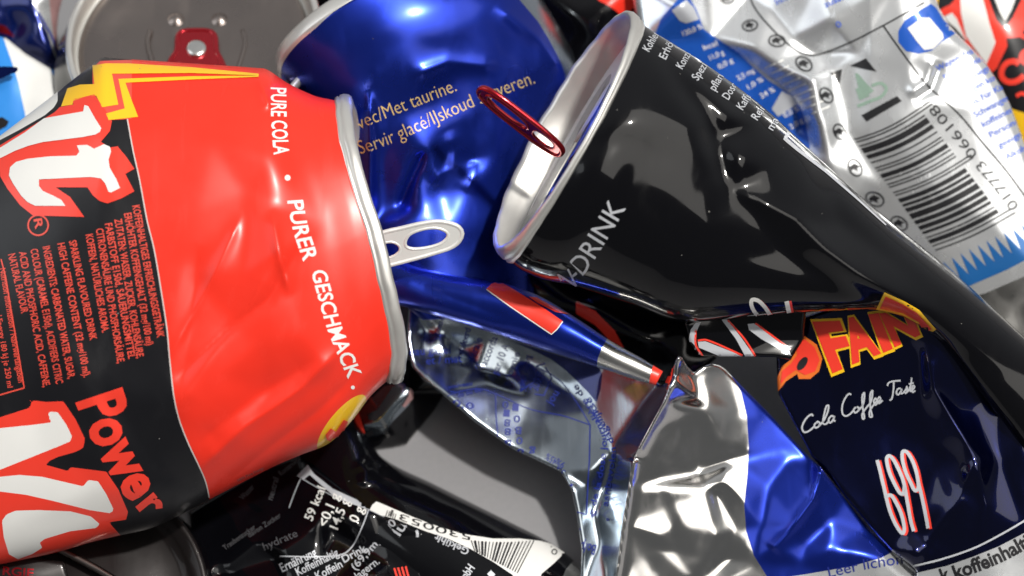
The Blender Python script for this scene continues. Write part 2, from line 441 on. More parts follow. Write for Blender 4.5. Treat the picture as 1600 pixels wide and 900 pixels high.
# ------------------------------------------------------------------ print on the cans
def lay(target, P2, F, off=0.45, grid=6.0, cut=True):
    """lay a flat drawing (photo pixels) on a can's surface"""
    bm = bmesh.new()
    vs = [bm.verts.new((p[0], p[1], 0)) for p in P2]
    for f in F:
        try: bm.faces.new([vs[i] for i in f])
        except ValueError: pass
    bmesh.ops.triangulate(bm, faces=bm.faces[:])
    if cut and P2:
        Q = np.array(P2)
        for ax in (0, 1):
            lo, hi = Q[:, ax].min(), Q[:, ax].max(); k = math.ceil(lo/grid)*grid
            while k < hi:
                co = (k, 0, 0) if ax == 0 else (0, k, 0); no = (1, 0, 0) if ax == 0 else (0, 1, 0)
                bmesh.ops.bisect_plane(bm, geom=bm.verts[:] + bm.edges[:] + bm.faces[:], plane_co=co, plane_no=no, dist=1e-4)
                k += grid
        bmesh.ops.triangulate(bm, faces=bm.faces[:])
    bm.verts.index_update()
    X = np.array([v.co[:2] for v in bm.verts]) if len(bm.verts) else np.zeros((0, 2))
    FF = [[v.index for v in f.verts] for f in bm.faces]; bm.free()
    bvh, SV, ST, SN = SURF[target.name]
    O = Vector(CAMP); out = np.zeros((len(X), 3)); nn = np.zeros((len(X), 3)); ok = np.zeros(len(X), bool)
    if len(X):
        tgt = at(np.c_[X, np.zeros(len(X))])
        for i in range(len(X)):
            hit, no, fi, _ = bvh.ray_cast(O, (Vector(tgt[i]) - O).normalized())
            if hit is None: continue
            t = ST[fi]; h = np.array(hit)
            a, b, c = SV[t[0]], SV[t[1]], SV[t[2]]
            v0, v1, v2 = b-a, c-a, h-a
            d00, d01, d11, d20, d21 = v0@v0, v0@v1, v1@v1, v2@v0, v2@v1
            den = d00*d11-d01*d01
            if abs(den) < 1e-24: n_ = np.array(no)
            else:
                v = (d11*d20-d01*d21)/den; w = (d00*d21-d01*d20)/den
                n_ = SN[t[0]]*(1-v-w)+SN[t[1]]*v+SN[t[2]]*w
            n_ = n_/(np.linalg.norm(n_)+1e-12)
            out[i] = h + n_*off*S; nn[i] = n_; ok[i] = True
    FF = [f for f in FF if ok[f[0]] and ok[f[1]] and ok[f[2]]
          and max(np.linalg.norm(out[f[0]]-out[f[1]]), np.linalg.norm(out[f[1]]-out[f[2]])) < 60*S]
    return out, FF, nn

class Print:
    """collects drawings of one colour on one can and links them as one part"""
    def __init__(self, target, parent, name, mat_, off=0.45, each=False, fine=False):
        self.t, self.p, self.n, self.m, self.off = target, parent, name, mat_, off * 1.6
        self.each, self.fine = each, fine
        self.V, self.F, self.N = [], [], []
    def add(self, P2, F, grid=6.0, cut=True):
        V, FF, N = lay(self.t, P2, F, self.off, grid, cut)
        if self.each:
            self.V, self.N, self.F = [V], [N], FF
            if FF: self.link()
            self.V, self.N, self.F = [], [], []
            return self
        k = sum(len(v) for v in self.V)
        self.V.append(V); self.N.append(N); self.F += [[i+k for i in f] for f in FF]
        return self
    def poly(self, pts, grid=6.0):
        T = tessellate_polygon([[Vector((p[0], p[1], 0)) for p in pts]])
        return self.add([tuple(p) for p in pts], [list(t) for t in T], grid)
    def ring(self, cx, cy, rx, ry, wd, ang=0, n=32):
        ca, sa = math.cos(rad(ang)), math.sin(rad(ang)); P = []; F = []
        for k in range(n):
            t = 2*math.pi*k/n
            for q in (0, wd):
                x, y = (rx-q)*math.cos(t), (ry-q)*math.sin(t)
                P.append((cx+x*ca-y*sa, cy+x*sa+y*ca))
        for k in range(n): F.append([2*k, 2*((k+1) % n), 2*((k+1) % n)+1, 2*k+1])
        return self.add(P, F)
    def ellipse(self, cx, cy, rx, ry, ang=0, n=28):
        ca, sa = math.cos(rad(ang)), math.sin(rad(ang))
        return self.poly([(cx+rx*math.cos(t)*ca-ry*math.sin(t)*sa, cy+rx*math.cos(t)*sa+ry*math.sin(t)*ca) for t in np.linspace(0, 2*math.pi, n, endpoint=False)])
    def stroke(self, pts, width, curve=True, w2=None):
        P = smooth_path(pts, max(4, 7*len(pts))) if curve and len(pts) > 2 else np.asarray(pts, float)
        if not curve or len(pts) == 2:
            L = np.r_[0, np.cumsum(np.linalg.norm(np.diff(P, axis=0), axis=1))]
            t = np.unique(np.r_[np.arange(0, L[-1], 8), L]); P = np.c_[np.interp(t, L, P[:, 0]), np.interp(t, L, P[:, 1])]
        t = np.gradient(P, axis=0); t /= np.linalg.norm(t, axis=1)[:, None] + 1e-9
        n_ = np.c_[-t[:, 1], t[:, 0]]
        wd = np.linspace(width, w2 if w2 is not None else width, len(P))[:, None] / 2
        Lp, Rp = P + n_*wd, P - n_*wd
        Q = np.vstack([Lp, Rp]).tolist(); m = len(P)
        return self.add([tuple(q) for q in Q], [[k, k+1, m+k+1, m+k] for k in range(m-1)], cut=False)
    def text(self, s, base, h, bold=0.0, shear=0.0, h2=None, squash=None, grid=6.0):
        """text fitted along a baseline polyline (photo pixels), letter height h"""
        cu = bpy.data.curves.new('t', 'FONT'); cu.body = s; cu.resolution_u = 3; cu.offset = bold; cu.fill_mode = 'FRONT'
        ob = bpy.data.objects.new('t', cu); COL.objects.link(ob)
        dg = bpy.context.evaluated_depsgraph_get(); ev = ob.evaluated_get(dg); me = ev.to_mesh()
        V = np.array([v.co[:2] for v in me.vertices]) if len(me.vertices) else np.zeros((0, 2))
        F = [list(p.vertices) for p in me.polygons]
        ev.to_mesh_clear(); bpy.data.objects.remove(ob); bpy.data.curves.remove(cu)
        if not len(V): return self
        V[:, 0] -= V[:, 0].min(); W = V[:, 0].max()
        P = smooth_path(base, 80) if len(base) > 2 else np.asarray(base, float)
        L = np.r_[0, np.cumsum(np.linalg.norm(np.diff(P, axis=0), axis=1))]
        hh = h + ((h2 if h2 is not None else h) - h) * V[:, 0]/W
        x = (V[:, 0] + shear*V[:, 1]) / W * L[-1]
        bx = np.interp(x, L, P[:, 0]); by = np.interp(x, L, P[:, 1])
        e = 1.5
        tx = np.interp(np.clip(x+e, 0, L[-1]), L, P[:, 0]) - np.interp(np.clip(x-e, 0, L[-1]), L, P[:, 0])
        ty = np.interp(np.clip(x+e, 0, L[-1]), L, P[:, 1]) - np.interp(np.clip(x-e, 0, L[-1]), L, P[:, 1])
        q = np.hypot(tx, ty) + 1e-9; tx, ty = tx/q, ty/q
        over = np.where(x > L[-1], x-L[-1], np.where(x < 0, x, 0)); bx = bx+tx*over; by = by+ty*over
        y = V[:, 1]/0.70*hh
        return self.add(list(zip(bx + ty*y, by - tx*y)), F, grid)
    def done(self):
        return None if self.each else self.link()
    def link(self):
        V = np.concatenate(self.V); N = np.concatenate(self.N)
        if not self.F: return None
        T = np.array(self.F); u, inv = np.unique(T.ravel(), return_inverse=True)
        V, N, T = V[u], N[u], inv.reshape(T.shape)
        fn = np.cross(V[T[:, 1]]-V[T[:, 0]], V[T[:, 2]]-V[T[:, 0]])
        fl = np.einsum('ij,ij->i', fn, N[T[:, 0]]) < 0
        T[fl] = T[fl][:, ::-1]
        o = link_mesh(self.n, V, T, [M[self.m]], parent=self.p, normals=N)
        if self.fine: o['kind'] = 'stuff'
        return o

def can(label, base, group='crushed drink cans in the heap', name='crushed_can', cat='can'):
    o = bpy.data.objects.new(name, None); COL.objects.link(o)
    o['label'] = label; o['category'] = cat; o['group'] = group
    o.empty_display_size = 0.01
    return o

def plate(name, outline, holes, fr, thick, mat_, parent):
    """flat stamped plate with holes; fr maps (a, b, c) to world"""
    bm = bmesh.new(); es = []
    for loop in [outline] + holes:
        vs = [bm.verts.new((p[0], p[1], 0)) for p in loop]
        es += [bm.edges.new((vs[i], vs[(i+1) % len(vs)])) for i in range(len(vs))]
    bmesh.ops.triangle_fill(bm, use_beauty=True, edges=es)
    bm.verts.index_update()
    P = np.array([v.co[:2] for v in bm.verts]); F = [[v.index for v in f.verts] for f in bm.faces]; n = len(P)
    bd = [(e.verts[0].index, e.verts[1].index) for e in bm.edges if len(e.link_faces) == 1]; bm.free()
    V = np.vstack([fr(P[:, 0], P[:, 1], np.full(n, thick/2)), fr(P[:, 0], P[:, 1], np.full(n, -thick/2))])
    FF = F + [[i+n for i in f][::-1] for f in F] + [[a, b, b+n, a+n] for a, b in bd]
    o = link_mesh(name, V, FF, [M[mat_]], parent=parent, smooth=False)
    bm = bmesh.new(); bm.from_mesh(o.data); bmesh.ops.recalc_face_normals(bm, faces=bm.faces[:]); bm.to_mesh(o.data); bm.free()
    return o

def oval(cx, cy, rx, ry, n=36, p=2.0):
    t = np.linspace(0, 2*math.pi, n, endpoint=False)
    return [(cx + rx*np.sign(math.cos(k))*abs(math.cos(k))**(2/p), cy + ry*np.sign(math.sin(k))*abs(math.sin(k))**(2/p)) for k in t]

# ------------------------------------------------------------------ table
def build_table():
    m = bpy.data.materials.new('grey_table'); m.use_nodes = True
    nt = m.node_tree; b = nt.nodes['Principled BSDF']
    tc = nt.nodes.new('ShaderNodeTexCoord'); n = nt.nodes.new('ShaderNodeTexNoise'); n.inputs['Scale'].default_value = 900; n.inputs['Detail'].default_value = 6
    nt.links.new(tc.outputs['Object'], n.inputs['Vector'])
    cr = nt.nodes.new('ShaderNodeValToRGB'); cr.color_ramp.elements[0].color = (0.20, 0.20, 0.21, 1); cr.color_ramp.elements[1].color = (0.23, 0.23, 0.24, 1)
    nt.links.new(n.outputs['Fac'], cr.inputs[0]); nt.links.new(cr.outputs[0], b.inputs['Base Color'])
    b.inputs['Roughness'].default_value = 0.33; b.inputs['Specular IOR Level'].default_value = 0.6
    o = link_mesh('tabletop', [(-0.8, -0.5, 0), (0.8, -0.5, 0), (0.8, 0.9, 0), (-0.8, 0.9, 0)], [[0, 1, 2, 3]], [m], smooth=False)
    o['kind'] = 'structure'
build_table()

# ================================================================== red and black cola can
def build_red():
    c = can('red and charcoal cola can with white lettering and a silver pull tab, foremost at left', None)
    st = [(-120, 300, -90, 900, -10, -10, 110, 120), (0, 212, 0, 882, 0, -5, 140, 140), (80, 151, 85, 864, 0, -5, 160, 150),
          (148, 98, 140, 848, 0, -5, 168, 150), (160, 90, 160, 843, 0, -5, 170, 150), (172, 90.5, 182, 838, 0, -5, 172, 150), (208, 93, 240, 824, 0, -5, 176, 150),
          (300, 99, 328, 780, 0, 0, 182, 140), (400, 106, 430, 728, 0, 0, 182, 130), (418, 109, 470, 711, 0, 0, 176, 125), (450, 130, 515, 692, 0, 0, 158, 120),
          (490, 149, 552, 655, 0, 0, 140, 118), (515, 155, 580, 618, 0, 0, 128, 116), (526, 157, 606, 594, 0, 0, 122, 115)]
    BU = lambda u: np.interp(u, [-1, -0.9, -0.69, -0.43, -0.06, 0.26, 0.57, 0.8, 0.93, 1], [0, -3, -6, -2, 10, 13, 17, 15, 7, 0])
    FS = lambda u, s: np.clip(s / np.maximum(0.25, np.sqrt(np.maximum(0, 1-u*u))), -1, 1)
    warp = lambda cu, su, f: (BU(cu)*FS(cu, su))[None, :] * (np.clip((f-0.72)/0.28, 0, 1)**1.5)[:, None]
    disp = summed(
        facets([(-100, 200, 0), (-100, 900, 0), (100, 300, 4), (60, 500, -8), (150, 600, 6), (200, 400, -3), (262, 520, 5), (276, 640, 14), (325, 780, 0),
                (290, 420, 0), (310, 330, -4), (330, 220, 4), (300, 130, 0), (400, 125, 10), (412, 170, -6), (385, 300, -10), (420, 250, 2), (436, 395, 14), (455, 440, 2), (380, 430, 0),
                (360, 500, -12), (400, 540, 0), (340, 590, 4), (420, 610, -8), (470, 520, 6), (470, 640, 2), (390, 690, 8), (520, 600, 0), (500, 350, 0), (470, 240, 0), (520, 330, 4), (545, 560, 0), (160, 760, 8), (60, 700, -6), (30, 820, 0), (240, 720, -5), (200, 130, 4)], 7.5),
        ridge([(268, 650), (330, 560), (390, 480), (432, 400)], 9, 26), ridge([(280, 620), (300, 500), (310, 380)], -6, 22),
        ridge([(300, 700), (400, 620), (500, 560)], -8, 24), ridge([(40, 420), (150, 640), (250, 760)], 5, 30), ridge([(424, 330), (436, 395), (454, 460)], 9, 9), ridge([(396, 104), (408, 135), (424, 172)], 8, 8), ridge([(300, 745), (380, 668), (470, 606), (548, 530)], 11, 13), ridge([(330, 775), (420, 700), (500, 640), (560, 580)], -6, 12), ridge([(262, 560), (330, 440), (380, 330)], 6, 10), ridge([(268, 600), (350, 520), (420, 470), (470, 380)], -5, 9))
    blk = [(-300, -100), (100, -100), (207, 60), (206, 94), (200, 150), (199, 186), (208, 235), (218, 280), (230, 345), (241, 390), (252, 455), (261, 515), (266, 570), (272, 620), (280, 655), (294, 692), (312, 730), (322, 755), (329, 790), (340, 1000), (-300, 1000)]
    KR = [(-60, 676), (0, 652), (50, 636), (46, 625), (72, 628), (99, 627), (118, 655), (133, 686), (130, 700), (118, 706), (90, 714), (67, 725), (106, 736), (110, 730), (166, 737), (185, 765), (200, 800), (197, 812), (170, 816), (188, 836), (190, 900), (-60, 950)]
    W0 = [(-60, 200), (0, 150), (60, 120), (90, 140), (90, 158), (84, 168), (70, 180), (30, 203), (-10, 224), (-60, 252)]
    W1 = [(74, 643), (90, 644), (104, 664), (113, 683), (109, 690), (90, 698), (0, 734), (-60, 760), (-60, 690), (0, 669), (50, 664), (80, 660)]
    W2 = [(-60, 766), (0, 745), (30, 742), (66, 745), (100, 753), (130, 760), (138, 750), (153, 752), (166, 772), (178, 797), (172, 802), (140, 797), (80, 782), (40, 773), (0, 768), (-60, 782)]
    W3 = [(3, 814), (10, 804), (24, 798), (60, 797), (110, 799), (142, 807), (156, 819), (150, 825), (110, 830), (70, 842), (62, 848), (66, 856), (50, 866), (28, 874), (14, 866), (6, 840)]
    spot = [(534+56*math.cos(t)*0.643+18*math.sin(t)*0.766, 661-56*math.cos(t)*0.766+18*math.sin(t)*0.643) for t in np.linspace(0, 6.2832, 40, endpoint=False)]
    body = loft('body', st, ['red', 'charcoal', 'yellow', 'redprint', 'white'], c, 280, 320, disp, [(1, blk), (2, spot), (4, W0), (3, KR), (4, W1), (4, W2), (4, W3)], warp=warp)
    p = Print(body, c, 'edge_line', 'whiteline', 0.35)
    p.stroke(blk[5:19], 2.0).done()
    y = Print(body, c, 'lightning_flash', 'yellow', 0.7, True)
    y.poly([(145, 103), (165, 100), (200, 100), (300, 106), (404, 116), (404, 119), (300, 115), (175, 116), (180, 140), (185, 164), (160, 168), (151, 150), (148, 132)])
    y.poly([(106, 139), (125, 133), (148, 132), (151, 150), (135, 151), (115, 158), (114, 164), (96, 167)])
    y.poly([(185, 124), (300, 120), (404, 119), (404, 121), (300, 125), (196, 130), (205, 155), (216, 183), (170, 188), (166, 178), (195, 170)])
    y.done()
    rr = Print(body, c, 'lightning_shadow', 'salmon', 0.35)
    rr.poly([(145, 96), (206, 94), (206, 186), (170, 188), (150, 150), (145, 130)]).done()
    r = Print(body, c, 'letter_outline', 'redprint', 0.7, True)
    r.poly([(-60, 262), (0, 228), (40, 204), (86, 176), (94, 168), (115, 164), (114, 156), (148, 148), (163, 170), (175, 190), (172, 205), (158, 222), (172, 231), (184, 229), (198, 246), (210, 264), (196, 272), (210, 299), (190, 310), (168, 318), (156, 314), (146, 306), (137, 293), (88, 293), (98, 300), (110, 308), (132, 339), (52, 337), (32, 321), (12, 295), (1, 276), (0, 262), (-60, 290)])
    r.done()
    w = Print(body, c, 'big_lettering', 'white', 1.3, True)
    w.poly([(133, 165), (139, 167), (149, 185), (159, 201), (157, 207), (150, 211), (130, 215), (68, 223), (45, 229), (24, 237), (0, 249), (-60, 282), (-60, 266), (0, 233), (40, 208), (70, 186), (92, 182), (131, 175)])
    w.poly([(121, 228), (137, 227), (148, 233), (163, 226), (172, 230), (174, 237), (170, 250), (172, 263), (182, 280), (188, 294), (174, 301), (170, 300), (165, 287), (158, 279), (142, 277), (62, 281), (62, 291), (68, 299), (84, 306), (97, 313), (103, 322), (56, 322), (44, 316), (34, 306), (22, 288), (15, 275), (17, 262), (26, 254), (44, 249), (80, 245), (120, 244), (125, 238)])
    w.done()
    t = Print(body, c, 'ingredient_lettering', 'salmon', 0.5, fine=True)
    for a, b, s in (((207, 322), (246, 528), 'KOFFEINHALTIGES ERFRISCHUNGSGETRÄNK'), ((194, 334), (229, 540), 'ERHÖHTER KOFFEINGEHALT (32 mg/100 ml)'), ((179, 343), (214, 560), 'ZUTATEN: WASSER, ZUCKER, KOHLENSÄURE,'),
                    ((164, 350), (201, 561), 'FARBSTOFF E150d, SÄUERUNGSMITTEL'), ((150, 358), (184, 568), 'CITRONENSÄURE UND PHOSPHORSÄURE,'), ((134, 367), (160, 520), 'KOFFEIN, NATÜRLICHES AROMA.'),
                    ((108, 377), (141, 532), 'SPARKLING FLAVOURED DRINK'), ((90, 381), (131, 590), 'HIGH CAFFEINE CONTENT (32 mg/100 ml).'), ((67, 386), (107, 592), 'INGREDIENTS: CARBONATED WATER, SUGAR,'),
                    ((48, 390), (88, 600), 'COLOUR (CARAMEL E150d), ACIDIFIERS CITRIC'), ((30, 394), (68, 605), 'ACID AND PHOSPHORIC ACID, CAFFEINE,'), ((13, 398), (34, 490), 'NATURAL FLAVOUR')):
        t.text(s, [a, b], 11.5, bold=0.018)
    t.stroke([(2, 405), (9, 432), (38, 606), (0, 617)], 2.2, curve=False)
    t.text('Nutrition information / Nährwertangaben', [(0, 420), (29, 598)], 9, bold=0.01); t.text('Brennwert / Energy 180 kJ je 250 ml', [(-14, 440), (12, 606)], 9, bold=0.01)
    t.ring(60, 352, 17, 17, 2.6); t.text('R', [(53, 343), (56, 359)], 13, bold=0.02)
    t.done()
    q = Print(body, c, 'side_lettering', 'white', 0.5, True)
    q.text('PURE COLA', [(423, 137), (424, 190), (428, 242)], 24, bold=0.018, shear=0.12)
    q.ellipse(449, 278, 4.5, 4.5)
    q.text('PURER', [(449, 314), (458, 360), (474, 409)], 24, bold=0.018, shear=0.12)
    q.text('GESCHMACK', [(486, 424), (510, 510), (530, 560), (544, 592)], 23, bold=0.018, shear=0.12)
    q.ellipse(551, 605, 3, 3)
    q.done()
    po = Print(body, c, 'power_lettering', 'redprint', 0.5, True)
    po.text('Powe', [(121, 628), (140, 672), (165, 722), (190, 762), (206, 784)], 72, bold=0.035, shear=0.10, h2=60)
    po.text('r', [(213, 790), (231, 812)], 50, bold=0.03)
    po.done()
    Print(body, c, 'spot_mark', 'redprint', 1.1).poly([(508, 678), (516, 668), (524, 674), (536, 655), (543, 658), (533, 680), (518, 690), (510, 686)]).done()
    sp = Print(body, c, 'small_lettering', 'pink', 0.5, fine=True)
    sp.text('100% Pure Energy', [(372, 752), (412, 732)], 4); sp.done()
    # rolled rim, lid and pull tab
    def ring(q, ph, h=0.0):
        u, s_ = np.cos(ph), np.sin(ph); h = np.asarray(h, float)
        X = np.stack([566 + 40*q*u + BU(u)*FS(u, s_)*q + h*0.88, 375.5 + 218.5*q*u - h*0.14, 2 + 122*q*s_ - h*0.1], -1)
        return at(X)
    lathe('rim', ring, [(0.97, -8), (1.0, -4), (1.022, -1), (1.030, 3), (1.022, 5.5), (1.036, 8), (1.039, 15), (1.030, 23), (1.012, 27), (0.985, 27), (0.965, 22), (0.955, 8), (0.945, -10), (0.915, -18), (0.90, -16)], ['rim'], c, 240, wob=lambda q, ph: 0.5*np.sin(9*ph+1)+0.35*np.sin(23*ph)+0.7*np.exp(-((ph-1.2)/0.05)**2))
    lathe('lid', ring, [(0.905, -14), (0.86, -10), (0.4, -11), (0.0, -11)], ['lid'], c, 96)
    out = [(578, 372), (600, 363), (630, 356), (660, 349), (684, 346), (704, 349), (717, 355), (722, 364), (718, 376), (706, 386), (680, 395), (640, 406), (604, 415), (580, 418)]
    out = smooth_path(out, 60, True).tolist()
    h1 = [(p[0], p[1]) for p in smooth_path([(633, 377), (640, 366), (660, 358), (682, 356), (698, 362), (700, 370), (690, 380), (668, 387), (645, 389), (634, 385)], 40, True)]
    h2 = [(p[0], p[1]) for p in smooth_path([(590, 384), (600, 379), (614, 378), (624, 384), (625, 392), (616, 400), (602, 404), (592, 402)], 30, True)]
    tw = lambda x, y: 34 - (np.asarray(x)-660)*0.12 - (np.asarray(y)-380)*0.35
    fr = lambda x, y, k: at(np.stack([np.asarray(x, float), np.asarray(y, float), tw(x, y)+k], -1))
    tab = plate('pull_tab', out, [h1, h2], fr, 4, 'whitelid', c)
    for loop, rr_ in ((out, 3.8), (h1, 3.0), (h2, 2.6)):
        L = np.array(loop); tube_world('curled_edge', fr(L[:, 0], L[:, 1], np.zeros(len(L))), rr_*S, 'whitelid', tab, True, 10)
build_red()

# ================================================================== blue and silver can, twisted in the middle
def build_blue():
    c = can('metallic blue and silver can twisted in the middle, gold lettering, silver base ring', None)
    st = [(438, 116, 800, -64, -150, -230, 150, 60, -24, -50), (470, 150, 842, -8, -150, -230, 150, 60, -14, -36), (520, 215, 890, 72, -150, -240, 128, 60, -6, -14), (552, 290, 904, 120, -150, -250, 118, 60, 0, 0),
          (572, 370, 890, 210, -150, -255, 106, 60), (594, 425, 868, 330, -140, -240, 88, 60), (625, 470, 850, 430, -120, -210, 60, 50), (660, 500, 850, 490, -120, -190, 40, 30)]
    fb = facets([(440, 100, 0), (560, 10, 0), (700, -40, 0), (772, 6, 12), (876, 96, 10), (884, 118, 6), (840, 140, -10), (800, 60, -4), (740, 40, 6), (640, 60, 6), (600, 110, 10), (560, 100, 0), (500, 120, 0),
                (648, 116, 8), (720, 100, -10), (792, 106, -4), (690, 160, -24), (760, 170, -16), (620, 180, -4), (578, 150, 14), (578, 240, 14), (576, 360, 10), (590, 250, -16), (600, 320, -30), (640, 250, -12),
                (664, 234, -2), (622, 330, -34), (640, 340, 4), (704, 240, -36), (690, 200, -20), (716, 262, -18), (738, 258, -34), (730, 300, -14), (690, 300, -28), (660, 320, -8), (780, 240, -10), (800, 330, -10), (700, 360, 0), (640, 400, 6), (850, 200, -14), (780, 420, 0)], 8)
    disp = summed(
        lambda px, py: 0.62*fb(px, py),
        ridge([(577, 140), (579, 240), (577, 370)], 16, 8), ridge([(664, 234), (645, 275), (622, 330)], -14, 8), ridge([(640, 120), (700, 96), (780, 104)], 8, 12),
        ridge([(736, 250), (741, 275), (728, 300)], 4, 10), ridge([(700, 205), (712, 235), (705, 262), (672, 285)], 5, 14), ridge([(774, 8), (840, 60), (884, 118)], 9, 12), crinkle(450, -60, 900, 480, 20, 1.2, 18, 5))
    slv = [(812, -100), (812, 0), (824, 14), (841, 34), (858, 62), (874, 92), (883, 116), (884, 150), (878, 260), (1000, 260), (1000, -100)]
    b = loft('body', st, ['blue', 'foilmatt'], c, 170, 220, disp, [(1, slv)])
    ring = disc_frame((619, 26, -190), (183, -91, -40), (-24, -50, 150))
    lathe('base_ring', ring, [(0.985, -4), (1.0, 1), (1.0, 4), (0.985, 12), (0.972, 19), (0.955, 23), (0.93, 22), (0.91, 22), (0.88, 10), (0.80, 4), (0.55, -6), (0.0, -12)], ['rim'], c, 180)
    g = Print(b, c, 'gold_lettering', 'gold', 0.5, True)
    g.text('Avec/Met taurine.', [(549, 211), (575, 197), (634, 173), (714, 142)], 22, bold=-0.014)
    g.text('Servir glacé/IJskoud serveren.', [(564, 241), (602, 228), (656, 205), (742, 166), (836, 130)], 22, bold=-0.014)
    g.done()
    # the twisted roll
    st = [(590, 385, 600, 470, -90, -70, 40, 40), (640, 412, 640, 482, -75, -65, 40, 34), (700, 428, 700, 499, -62, -58, 42, 32), (780, 441, 780, 524, -48, -50, 44, 32), (840, 461, 838, 543, -36, -42, 44, 32), (890, 490, 885, 558, -28, -34, 42, 30),
          (940, 523, 930, 573, -20, -26, 36, 26), (964, 538, 952, 580, -16, -20, 32, 24), (1000, 558, 988, 592, -8, -10, 22, 18), (1036, 580, 1024, 602, 0, 0, 9, 9)]
    cone = [(948, 530), (940, 545), (934, 560), (932, 580), (930, 640), (1100, 640), (1100, 500), (962, 500)]
    band = [(1024, 560), (1017, 582), (1014, 600), (1010, 620), (1060, 620), (1060, 560)]
    ro = loft('twisted_roll', st, ['blue', 'alu', 'redprint'], c, 130, 90, summed(ridge([(640, 440), (800, 500)], -4, 12), crinkle(600, 380, 1040, 620, 26, 1.6, 9, 3)), [(1, cone), (2, band)])
    rp = Print(ro, c, 'red_emblem_print', 'redprint', 0.5, True)
    rp.poly([(760, 452), (768, 444), (780, 440), (800, 451), (850, 482), (879, 502), (871, 513), (862, 521), (800, 480)])
    rp.poly([(826, 464), (838, 465), (862, 478), (890, 492), (868, 488), (840, 474)]).done()
    wl = Print(ro, c, 'emblem_edge', 'white', 0.9); wl.stroke([(760, 453), (800, 481), (862, 522), (871, 514), (879, 503)], 1.6, curve=False).done()
    # flattened lower half
    poly = [(640, 470), (664, 450), (800, 500), (950, 556), (1010, 585), (1034, 602), (1044, 588), (1052, 570), (1058, 557), (1066, 558), (1074, 572), (1084, 582), (1100, 572), (1112, 568), (1124, 570), (1134, 576), (1160, 604), (1200, 644), (1266, 716), (1281, 729), (1320, 778), (1360, 828), (1396, 860), (1430, 892), (1460, 940), (904, 940), (909, 860), (900, 800), (893, 766), (876, 737), (845, 722), (800, 701), (744, 661), (692, 617), (660, 592), (644, 575), (635, 530)]
    pts = [(640, 470, -130), (664, 450, -135), (800, 500, -140), (950, 556, -100), (644, 575, -100), (692, 617, -84), (744, 661, -76), (800, 701, -72), (876, 737, -60), (893, 766, -44), (900, 800, -44), (909, 860, -44), (904, 940, -40),
           (660, 545, -128), (668, 520, -150), (690, 515, -136), (700, 560, -128), (720, 545, -165), (745, 575, -140), (760, 530, -145), (790, 590, -150), (770, 600, -118), (820, 560, -150), (830, 620, -120), (870, 600, -128), (850, 655, -100), (930, 640, -96), (940, 580, -104), (900, 700, -76), (925, 735, -50), (916, 760, -60), (930, 800, -66), (925, 870, -58), (945, 760, -84), (940, 850, -60), (960, 700, -60), (1000, 640, -50),
           (1034, 602, -20), (1061, 556, 52), (1054, 590, 40), (1036, 630, 28), (1012, 672, 14), (990, 716, 4), (982, 760, -2), (972, 820, -8), (956, 940, -12),
           (1072, 585, 14), (1086, 590, -6), (1092, 622, -14), (1104, 640, 6), (1112, 568, -30), (1134, 576, -62), (1098, 600, -8), (1150, 640, -60), (1092, 740, -58), (1104, 764, -22), (1116, 770, -50), (1130, 752, -26), (1142, 720, -54), (1130, 690, -24), (1168, 700, -58), (1166, 790, -44), (1122, 836, -26), (1134, 872, -62), (1150, 830, -52), (1060, 940, -40), (1180, 880, -50),
           (1200, 644, -96), (1230, 720, -84), (1266, 716, -92), (1281, 730, -20), (1276, 770, -24), (1240, 818, -18), (1236, 826, -26), (1200, 760, -72), (1190, 820, -60), (1214, 856, -22), (1260, 850, -50), (1300, 856, -26), (1376, 872, -40), (1320, 780, -70), (1360, 828, -96), (1396, 860, -90), (1300, 810, -60), (1250, 880, -44), (1230, 940, -50), (1340, 905, -60), (1460, 940, -100)]
    pts = [(x, y, z if x < 1066 and not (y > 640 and x > 1014) else -30 + (z+30)*0.5) for x, y, z in pts]
    f = summed(facets(pts, 5), ridge([(1052, 586), (1036, 630), (990, 716)], 14, 7, 1.1, 0.12), ridge([(990, 716), (976, 810), (954, 960)], 14, 7, 1.1, 0.02), ridge([(1281, 730), (1270, 780), (1236, 826), (1205, 860)], 9, 8, 1.2, 0.05), crinkle(620, 440, 980, 940, 60, 2.2, 7, 11), crinkle(960, 540, 1460, 940, 80, 1.9, 4, 12))
    foil = [(1062, 540), (1056, 590), (1036, 630), (1012, 672), (990, 716), (982, 760), (972, 820), (956, 960), (1210, 960), (1198, 900), (1178, 868), (1166, 830), (1163, 790), (1168, 740), (1170, 700), (1167, 650), (1158, 612), (1140, 582), (1120, 540)]
    blue = [(1120, 540), (1140, 582), (1158, 612), (1167, 650), (1170, 700), (1168, 740), (1163, 790), (1166, 830), (1178, 868), (1198, 900), (1210, 960), (1500, 960), (1500, 540)]
    navy = [(780, 526), (936, 574), (941, 585), (939, 607), (932, 629), (918, 612), (903, 597), (884, 579), (862, 562), (830, 546)]
    strip = [(1210, 960), (1206, 905), (1260, 897), (1330, 885), (1376, 872), (1396, 862), (1440, 880), (1500, 960)]
    lo = sheet('flattened_body', poly, f, ['foilmatt', 'foil', 'blue', 'navy', 'whitefoil'], c, 40, 2.6, 7, [(1, foil), (2, blue), (3, navy), (4, strip)])
    bt = Print(lo, c, 'blue_lettering', 'blueprint', 0.5, fine=True)
